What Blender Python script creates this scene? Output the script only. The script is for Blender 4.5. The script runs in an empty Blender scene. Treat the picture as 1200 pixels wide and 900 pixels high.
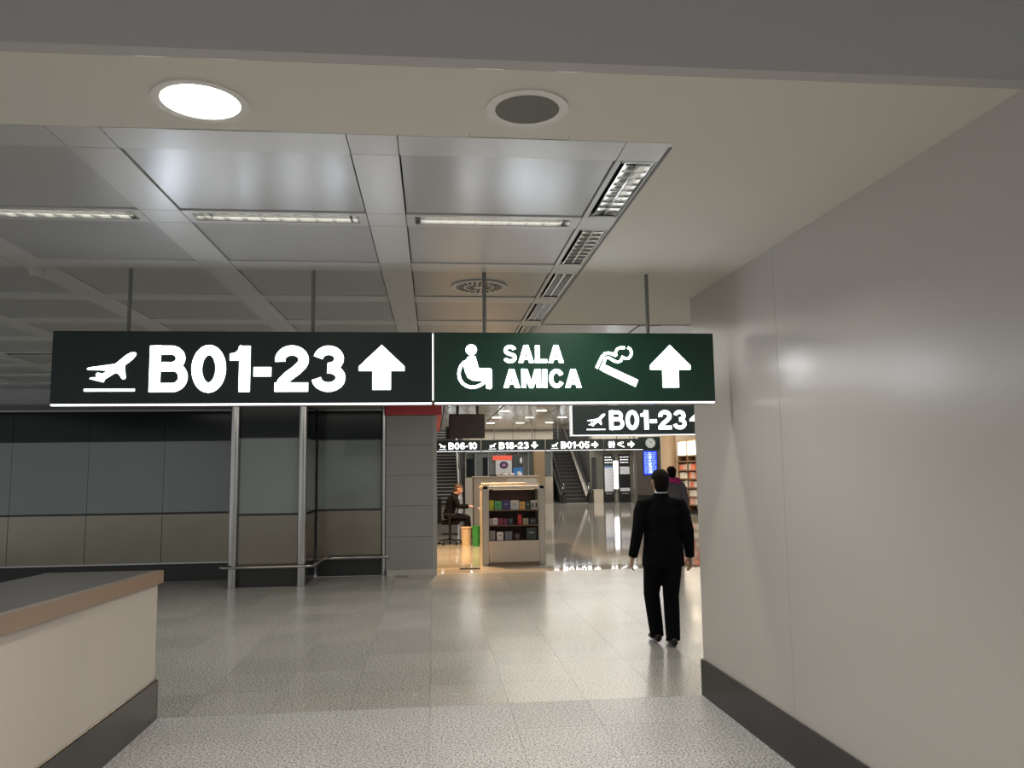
import bpy, bmesh, math, random
from mathutils import Vector, Matrix
random.seed(7)
PI = math.pi
S = bpy.context.scene
C = S.collection

# ------------------------------------------------------------------ camera
CAM_H = 1.68
def set_camera(yaw, pitch, roll, f_px):
    y, p, r = (math.radians(a) for a in (yaw, pitch, roll))
    F = Vector((math.sin(y)*math.cos(p), math.cos(y)*math.cos(p), math.sin(p)))
    R = Vector((math.cos(y), -math.sin(y), 0))
    U = R.cross(F)
    R2 = R*math.cos(r) - U*math.sin(r)
    U2 = U*math.cos(r) + R*math.sin(r)
    cd = bpy.data.cameras.new('camera')
    cd.sensor_fit = 'HORIZONTAL'; cd.sensor_width = 36
    cd.lens = f_px*36/1200
    cd.clip_end = 200
    co = bpy.data.objects.new('camera', cd)
    M = Matrix((R2, U2, -F)).transposed().to_4x4()
    M.translation = Vector((0, 0, CAM_H))
    co.matrix_world = M
    C.objects.link(co)
    S.camera = co
set_camera(5.697, 6.216, 0.75, 930)

# ------------------------------------------------------------------ world, exposure, room lamps and added fills
S.view_settings.view_transform = 'Standard'
S.view_settings.look = 'None'
S.view_settings.gamma = 1
S.view_settings.use_curve_mapping = False
S.view_settings.exposure = 0.7
W = bpy.data.worlds.new('world'); S.world = W
W.use_nodes = True
W.node_tree.nodes['Background'].inputs[0].default_value = (0.75, 0.78, 0.8, 1)
W.node_tree.nodes['Background'].inputs[1].default_value = 0.42

def spot(loc, energy, angle=150, blend=1.0, col=(1, .93, .82), rad=.12, rot=(0, 0, 0)):
    l = bpy.data.lights.new('spot', 'SPOT'); l.energy = energy; l.spot_size = math.radians(angle)
    l.spot_blend = blend; l.color = col; l.shadow_soft_size = rad
    o = bpy.data.objects.new('spot_lamp', l); o.location = loc; o.rotation_euler = rot; C.objects.link(o)
def area(loc, sx, sy, energy, col=(1, .95, .88), rot=(0, 0, 0)):
    l = bpy.data.lights.new('area', 'AREA'); l.shape = 'RECTANGLE'; l.size = sx; l.size_y = sy
    l.energy = energy; l.color = col
    o = bpy.data.objects.new('area_fill_lamp', l); o.location = loc; o.rotation_euler = rot; C.objects.link(o)  # area fill without any fitting
WARM = (1, .9, .77); NEUT = (1, .95, .87)
# recessed downlights of the corridor: one in view, the others above and behind the camera
for y in (3.58, 4.60, 5.57):      # lamps inside the slanting strip of louvred fixtures
    spot((.895, y, 2.985), 34, 150, 1, NEUT, .07)
spot((-.82, 2.79, 2.95), 80, 150, 1, WARM, .13)
for x in (-1.0, .9):
    for y in (.9, -1.2):
        spot((x, y, 3.25), 52, 125, 1, WARM, .13)
# broad fill lamps added to brighten the zone under the metal ceiling
area((-3.0, 8.6, 2.95), 4.0, 3.5, 30, NEUT)
area((2.0, 9.2, 2.95), 4.6, 4.6, 62, NEUT)
# hall beyond the opening
area((3.2, 16.8, 3.6), 3.0, 2.5, 40, WARM)
for x, y in ((3.5, 22), (8, 24), (3.5, 31), (8.5, 33), (4, 38), (9, 38.5)):
    area((x, y, 3.7), 5.0, 5.0, 88, NEUT)
spot((.30, 15.3, 3.4), 520, 110, 1, (1, .62, .30), .1)
spot((.50, 17.2, 3.4), 620, 120, 1, (1, .68, .38), .15)
area((7.2, 44, 8.0), 1.5, 2, 260, NEUT)  # two lamps added in the shafts to brighten escalator and stairs
area((.3, 44, 8.0), 1.5, 2, 160, NEUT)
area((8.8, 28.0, 3.5), 1.2, 1.2, 50, (1, .82, .6))

# ------------------------------------------------------------------ materials
MATS = {}
def mat(name, col, rough=.5, metal=0, emit=0, spec=.5, bump=0, bscale=80, var=0, vscale=6, rnd=0, aniso=0, trans=0, coat=0):
    if name in MATS: return MATS[name]
    m = bpy.data.materials.new(name); MATS[name] = m
    m.use_nodes = True
    nt = m.node_tree; b = nt.nodes['Principled BSDF']
    c4 = (*col, 1)
    b.inputs['Base Color'].default_value = c4
    b.inputs['Roughness'].default_value = rough
    b.inputs['Metallic'].default_value = metal
    b.inputs['Specular IOR Level'].default_value = spec
    b.inputs['Transmission Weight'].default_value = trans
    b.inputs['Coat Weight'].default_value = coat
    if emit:
        b.inputs['Emission Color'].default_value = c4
        b.inputs['Emission Strength'].default_value = emit
    tc = nt.nodes.new('ShaderNodeTexCoord')
    last = None
    if var:
        n = nt.nodes.new('ShaderNodeTexNoise'); n.inputs['Scale'].default_value = vscale; n.inputs['Detail'].default_value = 4
        nt.links.new(tc.outputs['Object'], n.inputs['Vector'])
        r = nt.nodes.new('ShaderNodeMapRange'); r.inputs[3].default_value = 1-var; r.inputs[4].default_value = 1+var
        nt.links.new(n.outputs['Fac'], r.inputs[0]); last = r.outputs[0]
    if rnd:
        oi = nt.nodes.new('ShaderNodeObjectInfo')
        r2 = nt.nodes.new('ShaderNodeMapRange'); r2.inputs[3].default_value = 1-rnd; r2.inputs[4].default_value = 1+rnd
        nt.links.new(oi.outputs['Random'], r2.inputs[0])
        if last:
            mu = nt.nodes.new('ShaderNodeMath'); mu.operation = 'MULTIPLY'
            nt.links.new(last, mu.inputs[0]); nt.links.new(r2.outputs[0], mu.inputs[1]); last = mu.outputs[0]
        else: last = r2.outputs[0]
    if last:
        v = nt.nodes.new('ShaderNodeVectorMath'); v.operation = 'SCALE'; v.inputs[0].default_value = col
        nt.links.new(last, v.inputs['Scale']); nt.links.new(v.outputs[0], b.inputs['Base Color'])
    if bump:
        n = nt.nodes.new('ShaderNodeTexNoise'); n.inputs['Scale'].default_value = bscale; n.inputs['Detail'].default_value = 3
        nt.links.new(tc.outputs['Object'], n.inputs['Vector'])
        bp = nt.nodes.new('ShaderNodeBump'); bp.inputs['Strength'].default_value = bump; bp.inputs['Distance'].default_value = .01
        nt.links.new(n.outputs['Fac'], bp.inputs['Height']); nt.links.new(bp.outputs[0], b.inputs['Normal'])
    return m

def granite(name, light, dark, rough, rnd, scale=150, spec=.5, coat=0):
    m = bpy.data.materials.new(name); m.use_nodes = True; MATS[name] = m
    nt = m.node_tree; b = nt.nodes['Principled BSDF']; L = nt.links.new
    tc = nt.nodes.new('ShaderNodeTexCoord'); oi = nt.nodes.new('ShaderNodeObjectInfo')
    add = nt.nodes.new('ShaderNodeVectorMath'); add.operation = 'ADD'
    L(tc.outputs['Object'], add.inputs[0]); L(oi.outputs['Location'], add.inputs[1])
    n = nt.nodes.new('ShaderNodeTexNoise'); n.inputs['Scale'].default_value = scale; n.inputs['Detail'].default_value = 2
    L(add.outputs[0], n.inputs['Vector'])
    cr = nt.nodes.new('ShaderNodeValToRGB'); e = cr.color_ramp.elements
    e[0].position = .36; e[0].color = (*dark, 1); e[1].position = .56; e[1].color = (*light, 1)
    L(n.outputs['Fac'], cr.inputs[0])
    n2 = nt.nodes.new('ShaderNodeTexNoise'); n2.inputs['Scale'].default_value = 1.7; n2.inputs['Detail'].default_value = 3
    L(add.outputs[0], n2.inputs['Vector'])
    r = nt.nodes.new('ShaderNodeMapRange'); r.inputs[3].default_value = .9; r.inputs[4].default_value = 1.1; L(n2.outputs['Fac'], r.inputs[0])
    r2 = nt.nodes.new('ShaderNodeMapRange'); r2.inputs[3].default_value = 1-rnd; r2.inputs[4].default_value = 1+rnd; L(oi.outputs['Random'], r2.inputs[0])
    mu = nt.nodes.new('ShaderNodeMath'); mu.operation = 'MULTIPLY'; L(r.outputs[0], mu.inputs[0]); L(r2.outputs[0], mu.inputs[1])
    v = nt.nodes.new('ShaderNodeVectorMath'); v.operation = 'SCALE'; L(cr.outputs[0], v.inputs[0]); L(mu.outputs[0], v.inputs['Scale'])
    L(v.outputs[0], b.inputs['Base Color'])
    # wear in the polish
    n3 = nt.nodes.new('ShaderNodeTexNoise'); n3.inputs['Scale'].default_value = 2.5; n3.inputs['Detail'].default_value = 5
    L(add.outputs[0], n3.inputs['Vector'])
    r3 = nt.nodes.new('ShaderNodeMapRange'); r3.inputs[3].default_value = rough*.75; r3.inputs[4].default_value = rough*1.3; L(n3.outputs['Fac'], r3.inputs[0])
    L(r3.outputs[0], b.inputs['Roughness'])
    b.inputs['Specular IOR Level'].default_value = spec
    b.inputs['Coat Weight'].default_value = coat; b.inputs['Coat Roughness'].default_value = .09
    return m

def tiled_floor(name, col, joint, rough):
    m = bpy.data.materials.new(name); m.use_nodes = True; MATS[name] = m
    nt = m.node_tree; b = nt.nodes['Principled BSDF']; L = nt.links.new
    tc = nt.nodes.new('ShaderNodeTexCoord')
    br = nt.nodes.new('ShaderNodeTexBrick'); br.offset = 0; br.squash = 1
    br.inputs['Scale'].default_value = 1; br.inputs['Brick Width'].default_value = .6; br.inputs['Row Height'].default_value = .6
    br.inputs['Mortar Size'].default_value = .004
    br.inputs['Color1'].default_value = (*[c*1.06 for c in col], 1); br.inputs['Color2'].default_value = (*[c*.9 for c in col], 1)
    br.inputs['Mortar'].default_value = (*joint, 1)
    L(tc.outputs['Object'], br.inputs['Vector'])
    n = nt.nodes.new('ShaderNodeTexNoise'); n.inputs['Scale'].default_value = 90; L(tc.outputs['Object'], n.inputs['Vector'])
    r = nt.nodes.new('ShaderNodeMapRange'); r.inputs[3].default_value = .8; r.inputs[4].default_value = 1.2; L(n.outputs['Fac'], r.inputs[0])
    v = nt.nodes.new('ShaderNodeVectorMath'); v.operation = 'SCALE'; L(br.outputs['Color'], v.inputs[0]); L(r.outputs[0], v.inputs['Scale'])
    L(v.outputs[0], b.inputs['Base Color'])
    b.inputs['Roughness'].default_value = rough
    b.inputs['Specular IOR Level'].default_value = .9
    return m

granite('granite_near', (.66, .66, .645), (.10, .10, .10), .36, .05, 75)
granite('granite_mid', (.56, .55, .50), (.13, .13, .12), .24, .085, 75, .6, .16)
granite('granite_dark', (.026, .024, .022), (.010, .010, .010), .3, .02, 160)
tiled_floor('hall_marble', (.36, .34, .30), (.2, .19, .17), .06)
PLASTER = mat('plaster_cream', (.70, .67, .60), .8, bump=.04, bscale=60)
PLASTER_SHADE = mat('plaster_shaded', (.50, .49, .475), .8, bump=.04, bscale=60)  # plaster greyed: the weak bounce light is put into the colour
WALLP = mat('wall_laminate', (.50, .475, .445), .25, bump=.05, bscale=30, spec=.6)
METAL_C = mat('ceiling_metal', (.47, .47, .46), .30, .15, bump=.03, bscale=14, rnd=.05, spec=.6)
METAL_B = mat('ceiling_band_metal', (.60, .60, .58), .34, .12, bump=.02, bscale=14, rnd=.03)
STEEL = mat('brushed_steel', (.46, .45, .43), .2, 1, bump=.05, bscale=50)
CHROME = mat('polished_steel', (.75, .75, .75), .1, 1)
DSTEEL = mat('bronze_steel', (.24, .215, .17), .22, .9, var=.12, vscale=3)
DGLASS = mat('dark_glass', (.006, .010, .011), .12, 0, spec=.25)
WGLASS = mat('frosted_glass', (.20, .225, .215), .14, 0, coat=.4, var=.08, vscale=.8)
BLACK = mat('black_plastic', (.015, .015, .016), .4)
BASEDK = mat('black_stone', (.02, .02, .02), .3)
GREENBK = mat('sign_green_black', (.006, .018, .015), .35)
GREENREFL = mat('sign_green_reflection', (.007, .042, .024), .35)  # greener than the left sign: a green reflection mixed into the body colour
LIT = mat('sign_white_light', (.93, .96, 1.0), .5, emit=3.2)
LITF = mat('far_sign_white_light', (.95, .98, 1.0), .5, emit=1.5)
SLIT = mat('sign_slit_light', (.95, .96, 1.0), .5, emit=2.2)
RODM = mat('rod_grey', (.19, .19, .18), .45, .4)
SUIT = mat('suit_cloth', (.0035, .0035, .005), .9, bump=.05, bscale=200, spec=.12)
SKIN = mat('skin', (.42, .24, .17), .5)
HAIR = mat('hair_dark', (.006, .005, .005), .8, spec=.15, bump=.4, bscale=120)
SHIRT = mat('shirt_white', (.7, .7, .72), .7)
SHOE = mat('shoe_leather', (.006, .006, .006), .3)
RED = mat('red_panel', (.42, .02, .03), .4)
GREYW = mat('grey_panel', (.26, .26, .25), .45)
BEIGE = mat('beige_wall', (.50, .45, .37), .6)
COPPER = mat('counter_trim', (.34, .26, .205), .3, .6)
CTOP = mat('counter_top', (.018, .02, .02), .35)
CFACE = mat('counter_face', (.60, .54, .49), .5, bump=.03, bscale=25)
WOODB = mat('brown_wood', (.20, .12, .07), .5, var=.2)
KIOSK = mat('kiosk_laminate', (.55, .48, .39), .45)
KDARK = mat('kiosk_inside', (.09, .045, .03), .6)
WARMLIT = mat('warm_lit_laminate', (.75, .45, .24), .5)  # warm light mixed into the laminate colour
HCEIL = mat('hall_ceiling_metal', (.62, .58, .50), .22, .45, rnd=.08)

# ------------------------------------------------------------------ mesh helpers
def bx(bm, x0, x1, y0, y1, z0, z1):
    vs = [bm.verts.new(p) for p in ((x0,y0,z0),(x1,y0,z0),(x1,y1,z0),(x0,y1,z0),(x0,y0,z1),(x1,y0,z1),(x1,y1,z1),(x0,y1,z1))]
    for f in ((0,3,2,1),(4,5,6,7),(0,1,5,4),(1,2,6,5),(2,3,7,6),(3,0,4,7)):
        bm.faces.new([vs[i] for i in f])
def prism(bm, pts, y0, y1):
    """polygon in x,z extruded along y"""
    a = [bm.verts.new((p[0], y0, p[1])) for p in pts]; b = [bm.verts.new((p[0], y1, p[1])) for p in pts]
    n = len(pts)
    try:
        bm.faces.new(a); bm.faces.new(b[::-1])
    except ValueError: pass
    for i in range(n): bm.faces.new((a[i], b[i], b[(i+1) % n], a[(i+1) % n]))
def cyl(bm, p0, p1, r0, r1=None, n=16, caps=True):
    loft(bm, [Vector(p0), Vector(p1)], [(r0, r0), (r1 if r1 is not None else r0,)*2], n=n, caps=caps)
def loft(bm, pts, rad, side=Vector((1, 0, 0)), n=14, caps=True):
    pts = [Vector(p) for p in pts]; rings = []
    for i, p in enumerate(pts):
        t = (pts[min(i+1, len(pts)-1)] - pts[max(i-1, 0)])
        if t.length < 1e-6: t = Vector((0, 0, 1))
        t.normalize()
        u = side - t*side.dot(t)
        if u.length < 1e-3: u = Vector((0, 1, 0)) - t*t.y
        if u.length < 1e-3: u = Vector((0, 0, 1)) - t*t.z
        u.normalize(); v = t.cross(u)
        a, b = rad[i] if isinstance(rad[i], (tuple, list)) else (rad[i], rad[i])
        rings.append([bm.verts.new(p + u*a*math.cos(2*PI*k/n) + v*b*math.sin(2*PI*k/n)) for k in range(n)])
    for r0, r1 in zip(rings, rings[1:]):
        for k in range(n): bm.faces.new((r0[k], r0[(k+1) % n], r1[(k+1) % n], r1[k]))
    if caps:
        bm.faces.new(rings[0][::-1]); bm.faces.new(rings[-1])
def disc(bm, c, r, z0, z1, n=32):
    cyl(bm, (c[0], c[1], z0), (c[0], c[1], z1), r, n=n)
def ring(bm, c, r0, r1, z0, z1, n=36):
    rs = []
    for (r, z) in ((r0, z0), (r1, z0), (r1, z1), (r0, z1)):
        rs.append([bm.verts.new((c[0]+r*math.cos(2*PI*k/n), c[1]+r*math.sin(2*PI*k/n), z)) for k in range(n)])
    for i in range(4):
        a, b = rs[i], rs[(i+1) % 4]
        for k in range(n): bm.faces.new((a[k], b[k], b[(k+1) % n], a[(k+1) % n]))
def sphere(bm, c, rx, ry, rz, n=14):
    bmesh.ops.create_uvsphere(bm, u_segments=n, v_segments=max(8, n*2//3), radius=1, matrix=Matrix.Translation(c) @ Matrix.Diagonal((rx, ry, rz, 1)))
def obj(name, bm, m, parent=None, smooth=False, loc=None):
    bmesh.ops.recalc_face_normals(bm, faces=bm.faces)
    me = bpy.data.meshes.new(name); bm.to_mesh(me); bm.free()
    if smooth:
        me.shade_smooth()
        me.set_sharp_from_angle(angle=math.radians(40))
    if m: me.materials.append(m)
    o = bpy.data.objects.new(name, me); C.objects.link(o)
    if parent: o.parent = parent
    if loc: o.location = loc
    return o
def box(name, m, parent, *d, bevel=0):
    bm = bmesh.new(); bx(bm, *d)
    if bevel: bmesh.ops.bevel(bm, geom=bm.edges[:], offset=bevel, segments=2, affect='EDGES')
    return obj(name, bm, m, parent)
def thing(name, label, cat, loc=(0, 0, 0), rz=0, group=None):
    o = bpy.data.objects.new(name, None); C.objects.link(o); o.empty_display_size = .1
    o.location = loc; o.rotation_euler = (0, 0, rz)
    return tag(o, label, cat, group)
def tag(o, label, cat, group=None):
    o['label'] = label; o['category'] = cat
    if group: o['group'] = group
    return o
def struct(o): o['kind'] = 'structure'; return o
def remesh(o, vox, sm=4):
    m = o.modifiers.new('remesh', 'REMESH'); m.mode = 'VOXEL'; m.voxel_size = vox; m.use_smooth_shade = True
    s = o.modifiers.new('smooth', 'SMOOTH'); s.iterations = sm; s.factor = .5
    dg = bpy.context.evaluated_depsgraph_get()
    me = bpy.data.meshes.new_from_object(o.evaluated_get(dg)); mm = list(o.data.materials)
    o.modifiers.clear(); o.data = me
    if not me.materials and mm: me.materials.append(mm[0])
    me.shade_smooth()
    return o

# ------------------------------------------------------------------ flat print: lettering and pictograms (x,z plane, facing -y)
def arc(cx, cz, rx, rz, a0, a1, n=14):
    return [(cx+rx*math.cos(math.radians(a0+(a1-a0)*k/n)), cz+rz*math.sin(math.radians(a0+(a1-a0)*k/n))) for k in range(n+1)]
def rc(x0, x1, z0, z1): return ('p', [(x0, z0), (x1, z0), (x1, z1), (x0, z1)])
GLYPH = {   # heavy grotesque letters: 'p' filled polygon, 's' thick stroke (points, width); then the advance width
 'B': ([rc(0,.225,0,1), ('s', [(.1,.905)]+arc(.44,.725,.195,.18,90,-90)+[(.1,.545)], .19), ('s', [(.1,.545)]+arc(.48,.32,.215,.225,90,-90)+[(.1,.095)], .19)], .79),
 '0': ([('s', arc(.36,.5,.25,.41,0,360,32), .215)], .72),
 '1': ([rc(.20,.43,0,1), ('p', [(0,.68),(.25,.68),(.25,1),(.20,1),(.165,.90),(.10,.845),(0,.83)])], .43),
 '2': ([('s', arc(.36,.695,.25,.21,190,-30)+[(.46,.47),(.28,.33),(.16,.20),(.12,.10)], .215), rc(.0,.71,0,.195)], .71),
 '3': ([('s', arc(.36,.72,.225,.19,172,-92), .20), ('s', arc(.36,.30,.26,.205,95,-175), .205)], .72),
 '5': ([rc(.14,.68,.81,1), ('p', [(.13,1),(.32,1),(.26,.44),(.04,.44)]), ('s', arc(.35,.33,.26,.235,135,-170), .205)], .71),
 '6': ([('s', arc(.37,.325,.255,.23,0,360,26), .20), ('s', arc(.40,.55,.285,.36,38,180)+[(.115,.32)], .205)], .73),
 '8': ([('s', arc(.36,.735,.215,.18,0,360,24), .19), ('s', arc(.36,.295,.26,.205,0,360,26), .20)], .72),
 '-': ([rc(0,.37,.335,.535)], .37),
 'S': ([('s', arc(.36,.715,.235,.20,12,230)+arc(.36,.285,.255,.20,50,-170), .195)], .72),
 'A': ([('p', [(0,0),(.245,0),(.53,1),(.28,1)]), ('p', [(.565,0),(.81,0),(.53,1),(.28,1)]), rc(.2,.6,.18,.36)], .81),
 'L': ([rc(0,.235,0,1), rc(0,.62,0,.20)], .62),
 'M': ([rc(0,.215,0,1), rc(.745,.96,0,1), ('p', [(0,1),(.30,1),(.58,.0),(.38,0)]), ('p', [(.96,1),(.66,1),(.38,.0),(.58,0)])], .96),
 'I': ([rc(0,.235,0,1)], .235),
 'C': ([('s', arc(.39,.5,.275,.405,28,332,26), .215)], .74),
}
def text_bm(bm, s, x0, z0, h, width, y, depth=.004, gap=.075):
    tot = sum(GLYPH[c][1] for c in s)+gap*(len(s)-1); k = width/tot; x = x0
    for c in s:
        g, w = GLYPH[c]
        for it in g:
            P = [(x+p[0]*k, z0+p[1]*h) for p in it[1]]
            if it[0] == 'p': prism(bm, P, y-depth, y)
            else: stroke(bm, P, it[2]*(k+h)/2, y, depth)
        x += (w+gap)*k
def place(pts, x0, z0, w, h):
    return [(x0+p[0]*w, z0+p[1]*h) for p in pts]
ARROW = [(.30,0),(.70,0),(.70,.42),(1,.42),(1,.52),(.5,1),(0,.52),(0,.42),(.30,.42)]
def arrow_bm(bm, x, z, w, h, y, ang=0, depth=.004):
    pts = []
    for p in ARROW:
        a, b = p[0]-.5, p[1]-.5
        c, s = math.cos(ang), math.sin(ang)
        pts.append((a*c-b*s+.5, a*s+b*c+.5))
    prism(bm, place(pts, x, z, w, h), y-depth, y)
def trace(L, x0, y0, w, h): return [((p[0]-x0)/w, (y0-p[1])/h) for p in L]
PLANE = trace([(110,320),(130,308),(390,272),(500,180),(540,158),(580,156),(596,164),(590,190),(560,225),(485,285),(487,330),(498,410),(490,422),(465,422),(430,375),(410,364),(390,362),(290,425),(280,455),(210,438),(140,420),(150,408),(210,405),(200,375),(215,360),(270,368),(320,337),(120,330)], 90, 545, 510, 390)
def plane_bm(bm, x, z, w, h, y, flip=False, depth=.004):
    pts = [(1-p[0], p[1]) for p in PLANE] if flip else PLANE
    prism(bm, place(pts, x, z, w, h), y-depth, y)
    prism(bm, place([(0, 0), (.985, 0), (.985, .062), (0, .062)], x, z, w, h), y-depth, y)
def stroke(bm, pts, w, y, depth=.004):
    """thick polyline in x,z"""
    n = len(pts); L = []; R = []
    for i in range(n):
        a = Vector(pts[max(i-1, 0)]); b = Vector(pts[min(i+1, n-1)]); t = (b-a).normalized(); nn = Vector((-t.y, t.x))*w/2
        p = Vector(pts[i]); L.append(p+nn); R.append(p-nn)
    for i in range(n-1):
        prism(bm, [L[i], L[i+1], R[i+1], R[i]], y-depth, y)
def circle(cx, cz, r, a0=0, a1=360, n=18):
    return [(cx+r*math.cos(math.radians(a0+(a1-a0)*k/n)), cz+r*math.sin(math.radians(a0+(a1-a0)*k/n))) for k in range(n+1)]
def wheelchair_bm(bm, x, z, w, h, y):
    T = lambda L: place(trace(L, 80, 440, 270, 378), x, z, w, h)
    prism(bm, T([(190+44*math.cos(a*PI/12), 107+45*math.sin(a*PI/12)) for a in range(24)]), y-.004, y)
    prism(bm, T([(162,168),(190,152),(222,162),(247,262),(335,262),(350,275),(350,425),(335,438),(305,430),(300,368),(200,365),(160,340),(140,290),(130,240),(122,205),(145,195)]), y-.004, y)
    stroke(bm, T([(132,215),(110,240),(98,270),(92,310),(98,350),(120,388),(150,410),(185,422),(225,418),(262,402),(300,372)]), w*.088, y)
def cigarette_bm(bm, x, z, w, h, y):
    T = lambda L: place(trace(L, 50, 500, 430, 430), x, z, w, h)
    prism(bm, T([(152,272),(482,430),(452,500),(120,338)]), y-.004, y)
    stroke(bm, T([(62,306),(95,235),(120,185),(150,155),(185,147),(220,155),(262,175)]), h*.068, y)
    stroke(bm, T([(104,325),(135,255),(155,205),(175,193),(200,202),(240,230),(280,243),(310,230),(325,195)]), h*.062, y)
    stroke(bm, T([(262,180),(258,140),(275,108),(305,92),(355,92)]), h*.062, y)
    stroke(bm, T([(383,88),(410,105),(423,140),(415,175),(390,203),(355,205),(318,185)]), h*.062, y)
def wc_bm(bm, x, z, w, h, y):
    P = lambda a, b: (x+a*w, z+b*h)
    for cx in (.22, .78):
        prism(bm, [P(cx+p[0]*.12, .9+p[1]*.1) for p in circle(0, 0, 1)][:-1], y-.004, y)
        prism(bm, [P(cx-.18,.75),P(cx+.18,.75),P(cx+.18,.35),P(cx+.10,.35),P(cx+.10,0),P(cx-.10,0),P(cx-.10,.35),P(cx-.18,.35)], y-.004, y)
    prism(bm, [P(.47, 0), P(.53, 0), P(.53, 1), P(.47, 1)], y-.004, y)

# ------------------------------------------------------------------ floor
J = .57; X0 = .54; Y0 = 13.40; YR = .573
fl = struct(box('floor', mat('grout', (.36, .35, .32), .8), None, -9, 12, -4, 13.42, -.12, -.008))
def tile_mesh(m):
    bm = bmesh.new(); g = .001
    bx(bm, -J/2+g, J/2-g, -YR/2+g, YR/2-g, -.012, 0)
    me = bpy.data.meshes.new('tile'); bmesh.ops.recalc_face_normals(bm, faces=bm.faces); bm.to_mesh(me); bm.free(); me.materials.append(m); return me
TN, TM = tile_mesh(MATS['granite_near']), tile_mesh(MATS['granite_mid'])
cells = []
for i in range(-15, 8):
    for j in range(0, 30):
        cx, cy = X0+J*(i+.5), Y0-YR*(j+.5)
        hid = (cx > 2.3 and cy < 5.6) or (cx < -2.2 and cy < 5.6)
        vis = -.56 < cx/max(cy, .1) < .40 and cy > 1.5 and not hid
        cells.append((0 if vis else 1, cx*cx+cy*cy, cx, cy))
cells.sort()
sb = bmesh.new(); sb2 = bmesh.new()
for k, (v, d, cx, cy) in enumerate(cells):
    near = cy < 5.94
    if k < 300 and v == 0:
        o = bpy.data.objects.new('tile', TN if near else TM); o.location = (cx, cy, 0); o.parent = fl; C.objects.link(o)
    else:
        g = .001; bx(sb if near else sb2, cx-J/2+g, cx+J/2-g, cy-YR/2+g, cy+YR/2-g, -.012, 0)
for b_, m_ in ((sb, 'granite_near'), (sb2, 'granite_mid')):
    o = obj('tile_field', b_, MATS[m_], fl); o['kind'] = 'stuff'
struct(box('floor', mat('beige_stone', (.62, .56, .47), .03, spec=1.0, var=.06), None, -.85, 12, 13.42, 14.2, -.1, 0))
struct(box('floor', MATS['hall_marble'], None, -3, 16, 14.2, 50, -.1, 0))
struct(box('trim_1', mat('white_joint', (.75, .72, .66), .3), None, -.85, 12, 13.395, 13.43, -.01, .0015))

# ------------------------------------------------------------------ right corridor wall
rw = struct(box('wall_right', mat('wall_core', (.2, .2, .2), .8), None, 2.12, 2.45, -3, 5.94, 0, 3.05))
def wx(y): return 2.005+(5.95-y)*.022
for a, b in ((5.95, 4.50), (4.497, 1.9), (1.897, -3)):
    bm = bmesh.new()
    vs = [bm.verts.new(p) for p in ((wx(a),a,.25),(wx(b),b,.25),(wx(b),b,3.04),(wx(a),a,3.04),(2.3,a,.25),(2.3,b,.25),(2.3,b,3.04),(2.3,a,3.04))]
    for f in ((0,1,2,3),(7,6,5,4),(0,4,5,1),(1,5,6,2),(2,6,7,3),(3,7,4,0)): bm.faces.new([vs[i] for i in f])
    obj('wall_panel', bm, WALLP, rw)
bm = bmesh.new()
vs = [bm.verts.new(p) for p in ((wx(5.95)-.018,5.965,0),(wx(-3)-.018,-3,0),(wx(-3)-.018,-3,.26),(wx(5.95)-.018,5.965,.26),(2.4,5.965,0),(2.4,-3,0),(2.4,-3,.26),(2.4,5.965,.26))]
for f in ((0,1,2,3),(7,6,5,4),(0,4,5,1),(1,5,6,2),(2,6,7,3),(3,7,4,0)): bm.faces.new([vs[i] for i in f])
struct(obj('baseboard_right', bm, MATS['granite_dark']))

# ------------------------------------------------------------------ ceilings
ZC = 3.0
XB, XE = .985, 7.05     # right edge and far end of the plaster soffit opening
# plaster soffit: front strip with two round openings, right strip
def soffit():
    bm = bmesh.new()
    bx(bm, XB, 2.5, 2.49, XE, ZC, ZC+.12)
    bx(bm, .9, XB, 3.0, 3.034, ZC+.001, ZC+.1)
    holes = [(-.82, 2.79, .143), (.345, 2.765, .128)]
    # front strip made of cells around the holes
    xs = [-9, -.82-.2, -.82+.2, .345-.2, .345+.2, XB]
    y0, y1 = 2.49, 3.034
    for a, b in ((xs[0], xs[1]), (xs[2], xs[3]), (xs[4], xs[5])): bx(bm, a, b, y0, y1, ZC, ZC+.12)
    for (hx, hy, r), a, b in ((holes[0], xs[1], xs[2]), (holes[1], xs[3], xs[4])):
        bx(bm, a, b, y1-.004, y1, ZC, ZC+.12)
        n = 40; inner = []; outer = []; ro = []; 
        for k in range(n):
            t = 2*PI*k/n; c, s = math.cos(t), math.sin(t)
            inner.append(bm.verts.new((hx+r*c, hy+r*s, ZC)))
            ro.append(bm.verts.new((hx+r*c, hy+r*s, ZC+.1)))
            # project the direction on the cell rectangle
            tx = ((b-hx) if c > 0 else (hx-a))/max(abs(c), 1e-9); ty = ((y1-hy) if s > 0 else (hy-y0))/max(abs(s), 1e-9)
            q = min(tx, ty); outer.append(bm.verts.new((hx+q*c, hy+q*s, ZC)))
        for k in range(n):
            l = (k+1) % n
            bm.faces.new((outer[k], outer[l], inner[l], inner[k])); bm.faces.new((inner[k], inner[l], ro[l], ro[k]))
        # corners of the rectangle
        for cx_, cy_ in ((a, y0), (b, y0), (b, y1), (a, y1)):
            cand = sorted(outer, key=lambda v: (v.co.x-cx_)**2+(v.co.y-cy_)**2)[:2]
            cv = bm.verts.new((cx_, cy_, ZC)); bm.faces.new((cand[0], cand[1], cv))
    return struct(obj('ceiling', bm, PLASTER))
soffit()
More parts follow.
